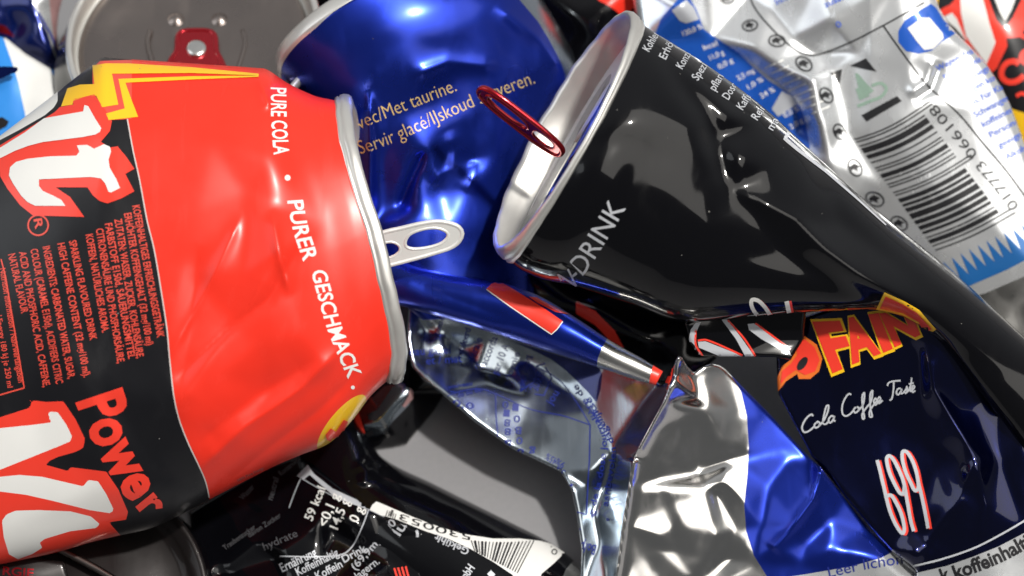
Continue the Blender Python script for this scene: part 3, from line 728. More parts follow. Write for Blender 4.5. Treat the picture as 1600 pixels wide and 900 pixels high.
    for s, b_, h in (('eau gazéi', [(640, 556), (704, 552)], 13), ('et / mat', [(666, 570), (722, 566)], 12), ('zonsu', [(686, 526), (694, 496)], 9), ('rendeerd', [(722, 560), (736, 514)], 11), ('dérale', [(740, 566), (754, 530)], 12), ('accorda', [(760, 572), (778, 528)], 12),
                     ('par 10 A', [(778, 586), (796, 540)], 12), ('ognie', [(800, 588), (812, 552)], 10), ('valeur /énerg', [(818, 610), (830, 556)], 10), ('200 ml', [(840, 612), (852, 580)], 14), ('jou', [(862, 634), (874, 614)], 12),
                     ('nouveau', [(700, 608), (738, 602)], 6), ('de ou de', [(716, 622), (752, 612)], 9), ('0,0', [(706, 634), (740, 640)], 10), ('g de la dose journalière de', [(928, 806), (938, 760), (948, 690), (938, 660), (902, 600)], 10), ('aanbevolen dagelijkse', [(950, 792), (958, 740), (962, 700), (944, 660), (922, 620)], 10),
                     ('Bo/pl', [(932, 852), (906, 846)], 16), ('3', [(908, 826), (900, 824)], 9)):
        bt.text(s, b_, h, bold=0.012)
    for k, (x, y) in enumerate(((790, 628), (792, 641), (793, 656), (794, 670), (794, 688), (806, 632), (808, 650), (810, 668), (812, 684), (814, 702), (832, 702))):
        bt.text('0188110B08g'[k], [(x+5, y), (x-5, y-1)], 11, bold=0.01)
    bt.text('45%', [(872, 718), (856, 708)], 11); bt.text('9%', [(884, 724), (872, 716)], 10); bt.text('5%', [(884, 736), (872, 728)], 10)
    for x, y in ((866, 746), (893, 758), (926, 806), (950, 812)): bt.ellipse(x, y, 2.2, 2.2)
    bt.stroke([(774, 616), (775, 650), (778, 682)], 1.8); bt.stroke([(922, 664), (921, 720), (918, 760), (916, 804), (902, 800)], 1.8, curve=False)
    bt.stroke([(690, 622), (720, 612), (750, 608), (774, 616), (830, 640), (880, 650), (922, 664)], 1.5); bt.stroke([(852, 568), (838, 572), (836, 596), (812, 612)], 2, curve=False); bt.stroke([(838, 572), (876, 596), (905, 635), (922, 664)], 1.5)
    bt.stroke([(852, 574), (862, 590), (850, 618), (836, 616)], 2, curve=False)
    bt.text('Leer lichom', [(1296, 902), (1350, 890), (1418, 880)], 17)
    bt.done()
    rt = Print(lo, c, 'red_print', 'redprint', 0.5)
    rt.poly([(1040, 598), (1048, 578), (1053, 574), (1050, 592), (1046, 600)]).done()
build_blue()

# ================================================================== black can with red tab
def build_black():
    c = can('glossy black can with raised red pull tab and flame print, folded over at right', None)
    st = [(1004, 38, 795, 408, 60, 60, 150, 140, 14, 8), (1026, 52, 818, 424, 60, 58, 158, 140, 14, 8), (1052, 68, 850, 437, 58, 54, 160, 140, 10, 6), (1110, 105, 905, 449, 50, 48, 150, 130), (1190, 165, 985, 475, 40, 44, 136, 120), (1260, 229, 1066, 502, 24, 44, 120, 100),
          (1330, 293, 1180, 494, 10, 46, 104, 80), (1404, 356, 1300, 486, 0, 48, 88, 70), (1470, 409, 1390, 488, -8, 46, 72, 70), (1540, 470, 1466, 532, -14, 30, 56, 70), (1620, 545, 1560, 650, -20, 0, 52, 70), (1730, 640, 1680, 810, -20, -20, 50, 70)]
    disp = summed(facets([(1004, 44, 0), (960, 140, 0), (915, 225, 0), (860, 330, 0), (800, 405, 0), (950, 195, 3), (975, 222, -4), (1002, 196, 4), (1060, 246, 1), (1110, 278, -5), (1144, 297, -14), (1104, 170, -12), (1084, 200, 6), (1096, 240, 2), (1132, 178, 9), (1118, 215, -26), (1132, 262, -24), (1152, 250, 8),
        (1200, 322, 10), (1245, 345, 18), (1290, 390, 21), (1340, 428, 20), (1430, 480, 10), (1200, 264, 5), (1300, 300, -8), (1318, 350, -15), (1400, 412, -10), (1190, 352, -8), (1232, 398, -16), (1320, 452, -14), (1150, 402, -5), (1080, 322, 2), (1000, 350, 4), (1060, 440, 3), (940, 402, 0), (1180, 196, 0), (1260, 240, 0), (1040, 130, 0), (1500, 500, 0), (1600, 600, 0), (1110, 345, 2)], 8),
        ridge([(1144, 298), (1200, 322), (1245, 345), (1290, 391), (1340, 428), (1400, 462), (1450, 500)], 7, 11, 1.2, 0.06), crinkle(900, 40, 1650, 640, 24, 1.2, 16, 21))
    b = loft('body', st, ['black'], c, 200, 220, disp)
    ctr = lambda h: np.array([901, 224, 60]) + h/24*np.array([-21, -20, 5])
    def fr(r, ph, h=0.0):
        h = np.asarray(h, float); k = np.clip(h/24, -0.3, 1.2)
        cc = np.array([901, 224, 60]) + k[..., None]*np.array([-21, -20, 5.0])
        bb = np.stack([0.87*(17+19*k), 0.49*(17+19*k), np.full_like(k, 150)], -1)
        return at(cc + np.array([104, -186, 0])*(r*np.cos(ph))[..., None] + bb*(r*np.sin(ph))[..., None])
    lathe('rim', fr, [(0.985, -5), (1.0, -2), (1.012, 2), (1.016, 4.5), (1.008, 7), (1.02, 10), (1.018, 19), (1.0, 25), (0.975, 26), (0.955, 22), (0.945, 12), (0.935, 2), (0.915, -5), (0.90, -5)], ['rim'], c, 260, wob=lambda q, ph: 0.4*np.sin(11*ph+1)+0.3*np.sin(27*ph)+0.8*np.exp(-((ph-2.2)/0.05)**2))
    wob = lambda r, ph: 2.0*np.sin(3*ph+1)*(1-r) + 3*np.cos(ph)*(1-r)
    lid = lathe('lid', fr, [(0.903, -5), (0.87, 0), (0.85, 2), (0.70, 1), (0.5, -1), (0.25, 0), (0.0, 0)], ['whitelid'], c, 120, wob=wob, surf=True)
    rs = Print(lid, c, 'dried_residue', 'rust', 0.4)
    rs.stroke([(850, 244), (842, 266), (826, 292), (812, 326), (800, 356)], 5, w2=9).done()
    sl = Print(lid, c, 'mouth_slit', 'blackprint', 0.9)
    sl.stroke([(868, 247), (852, 276), (838, 304), (822, 332)], 3, w2=6).done()
    # red pull tab, standing up from the lid
    e1 = np.array([-128.0, -99, 22]); e2 = np.array([11.0, -15, 40]); o0 = np.array([880, 241, 92.0])
    tf = lambda a, b_, k: at(o0 + np.asarray(a)[..., None]*e1 + np.asarray(b_)[..., None]*e2 + np.asarray(k)[..., None]*np.array([0.55, -0.75, -0.2]))
    out = oval(0.52, 0, 0.5, 0.62, 48, 3.0); h1 = oval(0.68, 0, 0.25, 0.36, 36, 2.4); h2 = oval(0.24, 0, 0.13, 0.34, 30, 2.6)
    tab = plate('pull_tab', out, [h1, h2], tf, 4, 'redtab', c)
    for lp, r_ in ((out, 4.6), (h1, 3.6), (h2, 2.4)):
        L = np.array(lp); tube_world('curled_edge', tf(L[:, 0], L[:, 1], np.zeros(len(L))), r_*S, 'redtab', tab, True, 10)
    # print on the upper body
    w = Print(b, c, 'side_lettering', 'greyprint', 0.5, True)
    w.text('-DRINK', [(899, 440), (914, 427), (945, 380), (978, 325)], 31)
    w.text('N', [(884, 455), (902, 446)], 31)
    for s, p, q in (('Kohlensä', (1014, 82), (1036, 44)), ('Erhöht', (1040, 94), (1058, 58)), ('Konzen', (1066, 109), (1084, 78)), ('Spezial', (1090, 127), (1110, 96)), ('pflanz', (1117, 143), (1134, 114)), ('Dose', (1138, 157), (1152, 134)), ('Kaffe', (1160, 173), (1175, 150)), ('Rein', (1183, 189), (1197, 168)), ('mal', (1207, 205), (1219, 186))):
        w.text(s, [p, q], 13, bold=0.01)
    w.stroke([(1232, 208), (1226, 217), (1246, 234), (1290, 268), (1336, 308), (1384, 352)], 6, curve=False, w2=2)
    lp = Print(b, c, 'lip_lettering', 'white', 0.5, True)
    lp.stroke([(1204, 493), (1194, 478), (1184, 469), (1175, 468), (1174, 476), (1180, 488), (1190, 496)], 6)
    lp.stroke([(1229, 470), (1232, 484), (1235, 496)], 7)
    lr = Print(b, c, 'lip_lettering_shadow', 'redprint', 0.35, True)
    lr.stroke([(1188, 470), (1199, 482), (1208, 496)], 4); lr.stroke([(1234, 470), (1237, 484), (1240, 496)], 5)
    fy = Print(b, c, 'folded_letter_outline', 'yellow', 0.5)
    fy.poly([(1369, 483), (1382, 456), (1412, 470), (1436, 484), (1463, 514), (1446, 527), (1434, 505), (1410, 492)]).done()
    fr_ = Print(b, c, 'folded_letter', 'redprint', 1.0)
    fr_.poly([(1375, 481), (1384, 462), (1412, 475), (1433, 488), (1456, 513), (1446, 520), (1436, 502), (1410, 488)]).done()
    # dark tuck under the fold
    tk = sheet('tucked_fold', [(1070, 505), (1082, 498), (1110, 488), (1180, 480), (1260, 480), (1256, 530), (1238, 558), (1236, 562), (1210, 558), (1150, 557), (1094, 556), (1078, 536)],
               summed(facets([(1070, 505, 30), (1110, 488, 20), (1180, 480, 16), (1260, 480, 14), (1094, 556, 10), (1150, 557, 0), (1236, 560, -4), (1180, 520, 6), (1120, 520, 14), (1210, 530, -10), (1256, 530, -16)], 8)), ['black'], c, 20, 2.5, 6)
    tw = Print(tk, c, 'tuck_painted_reflection', 'greyprint', 0.5, True)  # mirrored lettering in the gloss, painted on as strokes
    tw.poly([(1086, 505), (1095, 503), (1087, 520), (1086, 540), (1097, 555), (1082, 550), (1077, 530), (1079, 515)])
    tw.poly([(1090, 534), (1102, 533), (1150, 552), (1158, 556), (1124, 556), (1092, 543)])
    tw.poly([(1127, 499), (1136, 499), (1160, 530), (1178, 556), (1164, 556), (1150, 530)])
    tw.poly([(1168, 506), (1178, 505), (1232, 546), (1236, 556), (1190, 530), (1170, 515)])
    tr = Print(tk, c, 'tuck_painted_reflection_red', 'redprint', 0.5, True)  # red edges of the same painted reflection
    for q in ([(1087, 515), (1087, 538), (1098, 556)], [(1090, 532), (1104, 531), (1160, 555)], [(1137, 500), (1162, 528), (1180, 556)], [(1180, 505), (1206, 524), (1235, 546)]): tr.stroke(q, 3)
    # flattened lower part
    poly = [(1212, 545), (1240, 500), (1300, 480), (1372, 476), (1440, 470), (1520, 500), (1640, 560), (1780, 700), (1780, 960), (1400, 960), (1432, 892), (1424, 884), (1392, 861), (1350, 812), (1268, 713), (1240, 662), (1216, 617)]
    pts = [(1212, 545, -60), (1240, 500, -40), (1300, 480, -20), (1372, 476, 0), (1440, 470, 24), (1461, 514, 36), (1216, 617, -56), (1268, 713, -52), (1392, 861, -40), (1430, 890, -36), (1400, 960, -44), (1270, 560, -44), (1330, 540, -24), (1400, 520, -4), (1446, 535, 22), (1440, 560, 0), (1453, 600, 16), (1435, 640, -16), (1480, 655, 12), (1506, 690, 16), (1525, 717, 26), (1490, 722, -10), (1460, 728, -22), (1495, 760, -8), (1480, 790, -4), (1440, 690, -28),
           (1380, 660, -34), (1314, 708, -46), (1320, 640, -40), (1350, 770, -40), (1418, 826, -34), (1434, 868, -2), (1440, 845, -30), (1450, 866, -26), (1520, 850, -10), (1535, 780, 4), (1560, 720, -10), (1560, 620, -16), (1520, 640, -10), (1600, 700, 4), (1620, 620, -20), (1700, 760, -16), (1600, 830, -6), (1780, 960, -40), (1640, 560, -20), (1780, 700, -30), (1560, 930, -12)]
    stp = [(1425, 1000), (1433, 895), (1480, 884), (1520, 870), (1560, 854), (1600, 833), (1660, 800), (1800, 700), (1850, 1000)]
    lo = sheet('flattened_body', poly, summed(facets(pts, 8), ridge([(1525, 717), (1500, 780), (1434, 868)], 7, 10), ridge([(1525, 717), (1460, 610), (1446, 540)], 7, 8), ridge([(1525, 717), (1540, 790), (1530, 850)], 5, 9), crinkle(1220, 480, 1640, 940, 20, 1.2, 14, 31)), ['blacknavy', 'whitefoil'], c, 40, 2.8, 8, [(1, stp)])
    ln = Print(lo, c, 'border_line', 'greyprint', 0.5); ln.stroke([(1427, 884), (1470, 874), (1520, 857), (1560, 837), (1600, 814), (1640, 790)], 3).done()
    tx = Print(lo, c, 'strip_lettering', 'blackprint', 0.6, True)
    tx.text('k', [(1474, 909), (1487, 904)], 21, bold=0.03); tx.text('koffeinhaltig', [(1494, 905), (1560, 880), (1624, 846)], 22, bold=0.03)
    # name print and flame
    fl = Print(lo, c, 'flame_print', 'orange', 0.45)
    fl.poly([(1240, 530), (1258, 525), (1276, 538), (1285, 560), (1280, 580), (1266, 592), (1248, 592), (1246, 584), (1228, 596), (1216, 612), (1215, 590), (1222, 572), (1236, 562), (1243, 548)]).done()
    fl = Print(lo, c, 'flame_core', 'redprint', 0.9)
    fl.poly([(1243, 536), (1258, 530), (1273, 542), (1281, 562), (1274, 580), (1258, 586), (1244, 578), (1230, 588), (1220, 600), (1222, 580), (1236, 568), (1246, 554)]).done()
    Print(lo, c, 'flame_eye', 'blackprint', 1.4).ellipse(1254, 568, 6, 12, 35).done()
    for s, bs, h, h2 in (('F', [(1299, 578), (1337, 563)], 78, 64), ('A', [(1330, 565), (1376, 548)], 66, 58), ('I', [(1379, 547), (1394, 541)], 58, 54), ('N', [(1397, 539), (1438, 520)], 52, 40)):
        y = Print(lo, c, 'letter_outline', 'yellow', 0.45); y.text(s, [(bs[0][0]-3, bs[0][1]+3), (bs[1][0]+3, bs[1][1]+2)], h+3, bold=0.075, h2=h2+3).done()
        r = Print(lo, c, 'letter', 'redprint', 1.0); r.text(s, bs, h, bold=0.05, h2=h2).done()
    sc_ = Print(lo, c, 'script_lettering', 'greyprint', 0.5, True)
    Z = lambda pts: [(1200+x/3, 600+y/3) for x, y in pts]
    for q in ([(212, 150), (205, 142), (185, 155), (165, 185), (160, 210), (172, 226), (195, 218), (215, 200)], [(228, 180), (218, 190), (222, 205), (238, 198), (242, 182), (232, 176), (228, 184)], [(240, 196), (262, 170), (280, 130), (284, 100), (274, 104), (262, 150), (258, 185), (270, 188), (284, 176)], [(308, 152), (296, 150), (284, 168), (290, 182), (304, 170), (312, 150), (308, 170), (316, 174)],
              [(390, 50), (380, 45), (360, 70), (348, 105), (350, 140), (365, 150), (385, 140), (402, 122)], [(412, 108), (402, 120), (408, 134), (422, 126), (426, 112), (416, 106)], [(424, 124), (446, 95), (452, 40), (442, 55), (444, 110), (452, 160), (444, 164), (442, 140), (462, 110)], [(462, 110), (484, 80), (490, 30), (480, 45), (480, 110), (488, 152), (478, 154), (476, 130), (496, 96)], [(498, 92), (510, 78), (504, 66), (496, 82), (502, 98), (516, 86)], [(516, 86), (528, 70), (522, 60), (514, 76), (520, 90), (538, 76)],
              [(560, 8), (566, -6), (590, -14), (622, -16)], [(590, -12), (588, 30), (580, 70), (570, 76)], [(622, 20), (610, 22), (602, 40), (610, 50), (622, 36), (628, 22), (624, 44), (634, 42)], [(634, 42), (648, 22), (652, 10), (652, 36), (642, 44)], [(654, 38), (668, 10), (674, -30), (668, 20), (668, 34), (676, 30)], [(660, 0), (684, -6)], [(676, 30), (688, 14), (682, 6), (676, 22), (680, 38), (692, 30)]):
        sc_.stroke(Z(q), 2.6)
    n6 = [[(512, 356), (526, 410), (545, 490), (570, 590), (600, 660), (632, 702), (640, 680), (625, 610), (600, 555), (575, 520), (553, 528)], [(640, 475), (630, 440), (610, 395), (585, 350), (566, 336), (556, 350), (568, 410), (592, 465), (618, 510), (634, 515), (640, 475)], [(640, 475), (655, 560), (670, 640), (684, 690)], [(705, 460), (695, 410), (675, 355), (650, 318), (632, 316), (630, 350), (645, 410), (670, 465), (690, 500), (704, 490), (705, 460)], [(705, 460), (725, 540), (742, 620), (752, 676)]]
    nr = Print(lo, c, 'number_shadow', 'redprint', 0.45, True)
    for q in n6: nr.stroke([(x+3.6, y+1) for x, y in Z(q)], 5)
    nb = Print(lo, c, 'number', 'greyprint', 1.0, True)
    for q in n6: nb.stroke(Z(q), 5.5)
build_black()

# ================================================================== white and silver can with barcode
def build_silver():
    c = can('crumpled white silver can with barcode, blue table and zigzag band, behind the black can', None)
    poly = [(985, -30), (1456, -30), (1466, 10), (1482, 38), (1500, 58), (1520, 77), (1540, 98), (1553, 118), (1566, 138), (1578, 162), (1592, 200), (1610, 250), (1640, 330), (1690, 470), (1690, 560), (1610, 590), (1540, 540), (1440, 440), (1330, 340), (1200, 240), (1060, 140), (1000, 70)]
    pts = [(985, -30, -230), (1100, -30, -215), (1172, -10, -235), (1280, -30, -185), (1400, -30, -200), (1456, -30, -230), (1482, 38, -210), (1520, 77, -215), (1553, 118, -220), (1592, 200, -220), (1640, 330, -215), (1690, 470, -200), (1610, 590, -220), (1440, 440, -200), (1330, 340, -205), (1200, 240, -240), (1060, 140, -250), (1000, 70, -240),
           (1064, 10, -190), (1110, 60, -225), (1160, 90, -235), (1180, 76, -200), (1215, 100, -190), (1268, 124, -160), (1280, 190, -162), (1292, 250, -170), (1320, 310, -180), (1236, 150, -220), (1256, 200, -235), (1300, 110, -185), (1240, 60, -205), (1276, 86, -205), (1300, 30, -170), (1200, 10, -220), (1340, 80, -190), (1420, 100, -172), (1444, 122, -182), (1432, 150, -166), (1460, 60, -185), (1320, 200, -178), (1400, 220, -165), (1380, 290, -180), (1460, 300, -165), (1450, 380, -180), (1540, 260, -178), (1520, 170, -180), (1560, 360, -176), (1510, 440, -182), (1600, 400, -180), (1480, 20, -222)]
    tilt = lambda px, py: np.clip((px-1300)/60, 0, 1) * (0.13*(px-1300) - 0.13*(py-200))
    f = summed(tilt, facets([(x, y, -185 + (z+185)*(1.25 if x < 1310 else 0.7)) for x, y, z in pts], 5), crinkle(1000, -30, 1660, 560, 40, 2.6, 10, 41), ridge([(1418, 150), (1448, 128), (1462, 90)], 8, 8), ridge([(1425, 158), (1455, 140), (1470, 96)], -7, 8))
    dk = [(1032, 30), (1062, -5), (1078, -2), (1088, 14), (1100, 46), (1126, 64), (1152, 80), (1176, 104), (1200, 125), (1236, 148), (1252, 168), (1258, 190), (1266, 230), (1240, 260), (1000, 120)]
    neck = [(1400, 480), (1500, 468), (1540, 458), (1600, 432), (1660, 405), (1760, 350), (1760, 700), (1400, 700)]
    b = sheet('body', poly, f, ['whitefoil', 'midblue', 'alu'], c, 60, 3.0, 14, [(1, dk), (2, neck)])
    k = Print(b, c, 'rule_line', 'blackprint', 0.5, True)
    k.stroke([(1168, -20), (1178, 10), (1205, 44), (1240, 76), (1258, 85), (1276, 86), (1320, 70), (1380, 40), (1444, 4)], 2.5)
    k.stroke([(1380, 40), (1410, 82), (1448, 132), (1500, 180), (1536, 224), (1570, 264), (1604, 310)], 2.5)
    dot = Print(b, c, 'round_mark', 'blackprint', 0.5, True)
    for x, y, r, a in ((1136, -2, 11, 10), (1172, 40, 13, -10), (1214, 64, 14, 5), (1256, 100, 15, 35), (1291, 149, 14, 55), (1312, 206, 14, 60), (1336, 262, 15, 60), (1367, 311, 16, 25), (1405, 349, 15, 30)):
        dot.ring(x, y, r, r*0.72, 2.6, a); dot.poly([(x-r*0.6, y-r*0.1), (x-r*0.1, y-r*0.45), (x+r*0.55, y-r*0.1), (x+r*0.2, y+r*0.1), (x+r*0.4, y+r*0.4), (x-r*0.2, y+r*0.15), (x-r*0.4, y+r*0.35)])
    dep = Print(b, c, 'deposit_mark', 'blackprint', 0.5, True)
    dep.poly([(1328, 103), (1353, 91), (1370, 112), (1350, 108)]); dep.poly([(1297, 114), (1316, 108), (1312, 132), (1305, 122)]); dep.poly([(1346, 180), (1402, 150), (1409, 158), (1354, 190)])
    gm = Print(b, c, 'bottle_mark', 'greenprint', 0.5, True)
    gm.poly([(1336, 114), (1341, 115), (1352, 128), (1366, 142), (1353, 150), (1341, 136)]); gm.poly([(1337, 139), (1347, 134), (1359, 150), (1343, 157)])
    gm.stroke([(1362, 134), (1376, 130), (1385, 138), (1378, 150), (1360, 158), (1340, 166)], 5)
    TL, TR, BL, BR = np.array([1334, 217.]), np.array([1454, 158.]), np.array([1464, 394.]), np.array([1590, 336.])
    r = np.random.default_rng(12); u = 0.0; bars = Print(b, c, 'barcode_bar', 'blackprint', 0.5, True)
    pat = [1, 1, 1, 2, 1, 1, 4, 1, 3, 2, 1, 3, 1, 1, 1, 2, 3, 1, 1, 2, 1, 1, 1, 3, 1, 1, 1, 2, 3, 1, 2, 1, 3, 1, 4, 1, 3, 1, 3, 1, 2, 2, 1, 1, 3, 1, 1, 2, 1, 1]
    tot = sum(pat)
    for i, q in enumerate(pat):
        u0, u1 = u/tot, (u+q*0.92)/tot; u += q
        if i % 2: continue
        cv = lambda uu, v: (TL*(1-uu)+BL*uu)*(1-v) + (TR*(1-uu)+BR*uu)*v + np.array([0, 7*math.sin(math.pi*v*1.1)*(1-0.4*uu)])
        long_ = 0.99 if i in (0, 2, 24, 26, 46, 48) else 0.85
        vs = np.linspace(0, long_, 9)
        bars.add([tuple(cv(u0, v)) for v in vs] + [tuple(cv(u1, v)) for v in vs], [[a, a+1, 9+a+1, 9+a] for a in range(8)], cut=False)
    dg = Print(b, c, 'barcode_number', 'blackprint', 0.5, True)
    dg.text('017773', [(1592, 322), (1565, 284), (1535, 250)], 16); dg.text('066108', [(1528, 240), (1498, 204), (1462, 162)], 16)
    bl = Print(b, c, 'warning_lettering', 'bluetext', 0.5, True)
    for s, p, q in (('Wegen des', (1465, 112), (1521, 83)), ('ten Koffein', (1475, 124), (1536, 95)), ('nur in begr', (1488, 139), (1548, 109)), ('Mengen kon', (1499, 153), (1561, 122)), ('ren. Für Kin', (1513, 168), (1570, 138)), ('Schwangere', (1524, 184), (1584, 152)), ('koffeinem', (1536, 199), (1588, 172)), ('Personen', (1548, 215), (1600, 188)), ('geeignet', (1562, 232), (1610, 206)), ('Alkohol', (1573, 250), (1612, 230)), ('zusätz', (1290, 12), (1326, -4)), ('0', (1309, 44), (1316, 40)), ('Inhalt', (1214, 8), (1240, -6))):
        bl.text(s, [p, q], 9.5, bold=0.012)
    ic = Print(b, c, 'glass_icon_disc', 'midblue', 0.5)
    ic.poly([(1454, 6), (1462, 12), (1474, 32), (1496, 50), (1484, 58), (1470, 66), (1456, 79), (1436, 84), (1416, 80), (1404, 66), (1404, 48), (1414, 32), (1434, 18)]).done()
    ic = Print(b, c, 'glass_icon', 'white', 1.0); ic.poly([(1418, 44), (1440, 28), (1452, 28), (1472, 52), (1474, 60), (1458, 76), (1444, 78), (1432, 64)]).done()
    tt = Print(b, c, 'table_lettering', 'white', 0.5, True)
    for s, p, q in (('120,0 %', (1068, 56), (1098, 44)), ('kcal', (1100, 78), (1122, 70)), ('11,0 g', (1110, 94), (1132, 84)), ('0,0 g', (1124, 108), (1146, 96)), ('2,5 mg', (1154, 126), (1180, 112)), ('1,0 %', (1170, 140), (1194, 126)), ('24 %', (1190, 154), (1212, 142)), ('0,0 %', (1226, 184), (1250, 172)), ('2,0 g', (1236, 202), (1256, 190))):
        tt.text(s, [p, q], 8, bold=0.01)
    th = Print(b, c, 'table_heading', 'greyprint', 0.5, True)
    th.poly([(1050, 16), (1072, 0), (1084, 12), (1092, 30), (1072, 36), (1062, 32)]); th.poly([(1206, 170), (1222, 142), (1238, 150), (1246, 162), (1216, 182)])
    tk = Print(b, c, 'tick_mark', 'white', 0.5, True)
    for i in range(9):
        x, y = 1196+i*9, 96+i*9; tk.stroke([(x, y+10), (x+28, y-2)], 2.5)
    zz = Print(b, c, 'zigzag_band', 'steelblue', 0.5)
    P = []; n = 13
    A0, A1 = np.array([1488., 444.]), np.array([1650., 366.])
    nrm = np.array([-0.42, -0.9])
    for i in range(n):
        q = A0 + (A1-A0)*i/(n-1); q2 = A0 + (A1-A0)*(i+0.5)/(n-1)
        P.append(tuple(q + nrm*2)); P.append(tuple(q2 + nrm*36 + np.array([-6, 0])))
    P += [tuple(A1 - nrm*13), tuple((A0+A1)/2 - nrm*13 + np.array([0, 4])), tuple(A0 - nrm*13)]
    zz.poly(P).done()
build_silver()

# ================================================================== cans at the back and underneath
def gw(y): return -330 + (y-450)*0.466          # lift of the tabletop at a photo row

def build_lid_can():
    c = can('black can showing its grey lid and red tab, at top left', None)
    W = -175
    fr = disc_frame((302, 62, W), (197, -10, 0), (-8, 158, 118))
    lathe('body', fr, [(0.99, -6), (1.0, -14), (1.03, -28), (1.10, -52), (1.13, -80), (1.13, -150), (1.10, -190), (0.9, -200), (0.0, -200)], ['black'], c, 120)
    lathe('rim', fr, [(0.97, -8), (0.995, -5), (1.012, 2), (1.014, 10), (1.0, 16), (0.975, 17), (0.957, 12), (0.95, 0), (0.942, -16), (0.925, -22), (0.915, -18)], ['rim'], c, 160)
    wob = lambda r, ph: np.where(r < 0.8, 4*np.sin(ph*2+0.6)*r, 0)
    lathe('lid', fr, [(0.918, -20), (0.89, -10), (0.87, -8), (0.78, -9), (0.70, -14), (0.45, -14), (0.0, -14)], ['lid'], c, 120, wob=wob)
    wl = lambda y: W + 0.747*(np.asarray(y, float)-62) - 8
    pf = lambda x, y, k: at(np.stack([np.asarray(x, float), np.asarray(y, float), wl(y)+np.asarray(k, float)], -1))
    out = [(p[0], p[1]) for p in smooth_path([(284, 50), (306, 48), (330, 50), (336, 58), (338, 80), (346, 96), (358, 130), (350, 180), (306, 196), (262, 180), (254, 130), (266, 96), (276, 80), (278, 58)], 70, True)]
    hole = oval(306, 148, 30, 34, 30)
    tab = plate('pull_tab', out, [hole], pf, 6, 'redtab', c)
    L = np.array(out); tube_world('curled_edge', pf(L[:, 0], L[:, 1], np.zeros(len(L))), 5*S, 'redtab', tab, True, 10)
    rv = disc_frame((307, 77, float(wl(77))+4), (15, 0, 0), (0, 12.5, 9.3))
    lathe('rivet', rv, [(1.05, -4), (1.05, 2), (0.95, 5), (0.6, 6), (0.0, 6.5)], ['alu'], c, 32)
    for x, y in ((275, 30), (343, 30)):
        lathe('raised_dimple', disc_frame((x, y, float(wl(y))-8), (11, 0, 0), (0, 8.6, 6.4)), [(1.2, -1), (0.9, 2), (0.5, 5), (0.0, 6)], ['lid'], c, 28)
    for sx in (-1, 1):
        q = smooth_path([(307+sx*72, 48), (307+sx*76, 66), (307+sx*70, 92), (307+sx*60, 120)], 24)
        tube_world('score_ridge', pf(q[:, 0], q[:, 1], np.full(len(q), -6.0)), 4*S, 'lid', c, False, 8)
build_lid_can()

def build_back_left():
    c = can('dark blue crumpled can with pinkish silver edge in the top left corner', None)
    poly = [(-40, -40), (106, -40), (98, -5), (92, 20), (89, 45), (90, 66), (96, 95), (106, 128), (113, 148), (103, 146), (92, 128), (72, 116), (40, 100), (10, 76), (-40, 62)]
    pts = [(-40, -40, -230), (40, -40, -210), (52, 10, -180), (66, 40, -176), (84, 80, -174), (112, 140, -190), (112, -40, -240), (80, -10, -200), (96, 20, -220), (94, 66, -205), (10, 10, -205), (30, 40, -225), (0, 30, -200), (40, 70, -200), (20, 75, -235), (-40, 60, -240), (60, 90, -220), (85, 115, -220)]
    pk = [(76, -60), (77, 0), (80, 30), (84, 60), (92, 90), (112, 150), (150, 150), (150, -60)]
    gr = [(44, -60), (50, 0), (62, 28), (74, 52), (86, 90), (110, 150), (118, 150), (92, 90), (84, 60), (80, 30), (77, 0), (76, -60)]
    b = sheet('body', poly, summed(facets([(x-6, y, z-75) for x, y, z in pts], 7), crinkle(-40, -40, 120, 150, 14, 4, 7, 51)), ['navy', 'pink', 'whitefoil'], c, 40, 3, 8, [(2, gr), (1, pk)])
    p = Print(b, c, 'blue_piping', 'blueprint', 0.5); p.stroke([(60, 20), (72, 42), (80, 56), (88, 80), (98, 110)], 3).done()
    r = Print(b, c, 'red_print', 'redtab', 0.5); r.poly([(-10, 36), (8, 40), (24, 58), (12, 54), (-10, 48)]).done()
    c = can('sky blue and white chequered can at the left edge behind the cola can', None)
    poly = [(-60, 40), (10, 60), (40, 84), (80, 108), (130, 126), (190, 150), (150, 230), (40, 270), (-60, 300)]
    cy1 = [(-10, 30), (4, 55), (9, 70), (18, 95), (29, 130), (40, 182), (30, 220), (-60, 240), (-60, 30)]
    cy2 = [(60, 80), (78, 105), (85, 122), (92, 150), (98, 190), (180, 200), (180, 100)]
    pts = [(-60, 40, -260), (10, 60, -245), (80, 108, -235), (190, 150, -240), (150, 230, -200), (40, 270, -180), (-60, 300, -180), (30, 150, -200), (70, 150, -205), (10, 110, -212), (60, 120, -222), (20, 200, -190)]
    b = sheet('body', poly, summed(facets(pts, 10), crinkle(-60, 40, 190, 300, 14, 2.5, 9, 52)), ['white', 'cyan'], c, 40, 3, 10, [(1, cy1), (1, cy2)])
    w = lambda x: -178
    tip = [(p[0], p[1]) for p in smooth_path([(-30, 108), (0, 104), (16, 104), (28, 106), (26, 112), (12, 118), (0, 124), (-30, 136)], 40, True)]
    tb = plate('dark_tab', tip, [], lambda x, y, k: at(np.stack([np.asarray(x, float), np.asarray(y, float), -182-(np.asarray(y)-110)*0.5+np.asarray(k)], -1)), 7, 'navy', c)
    Print(b, c, 'small_emblem', 'brown', 0.5).poly([(-10, 186), (4, 183), (14, 190), (10, 198), (-10, 208)]).done()
build_back_left()

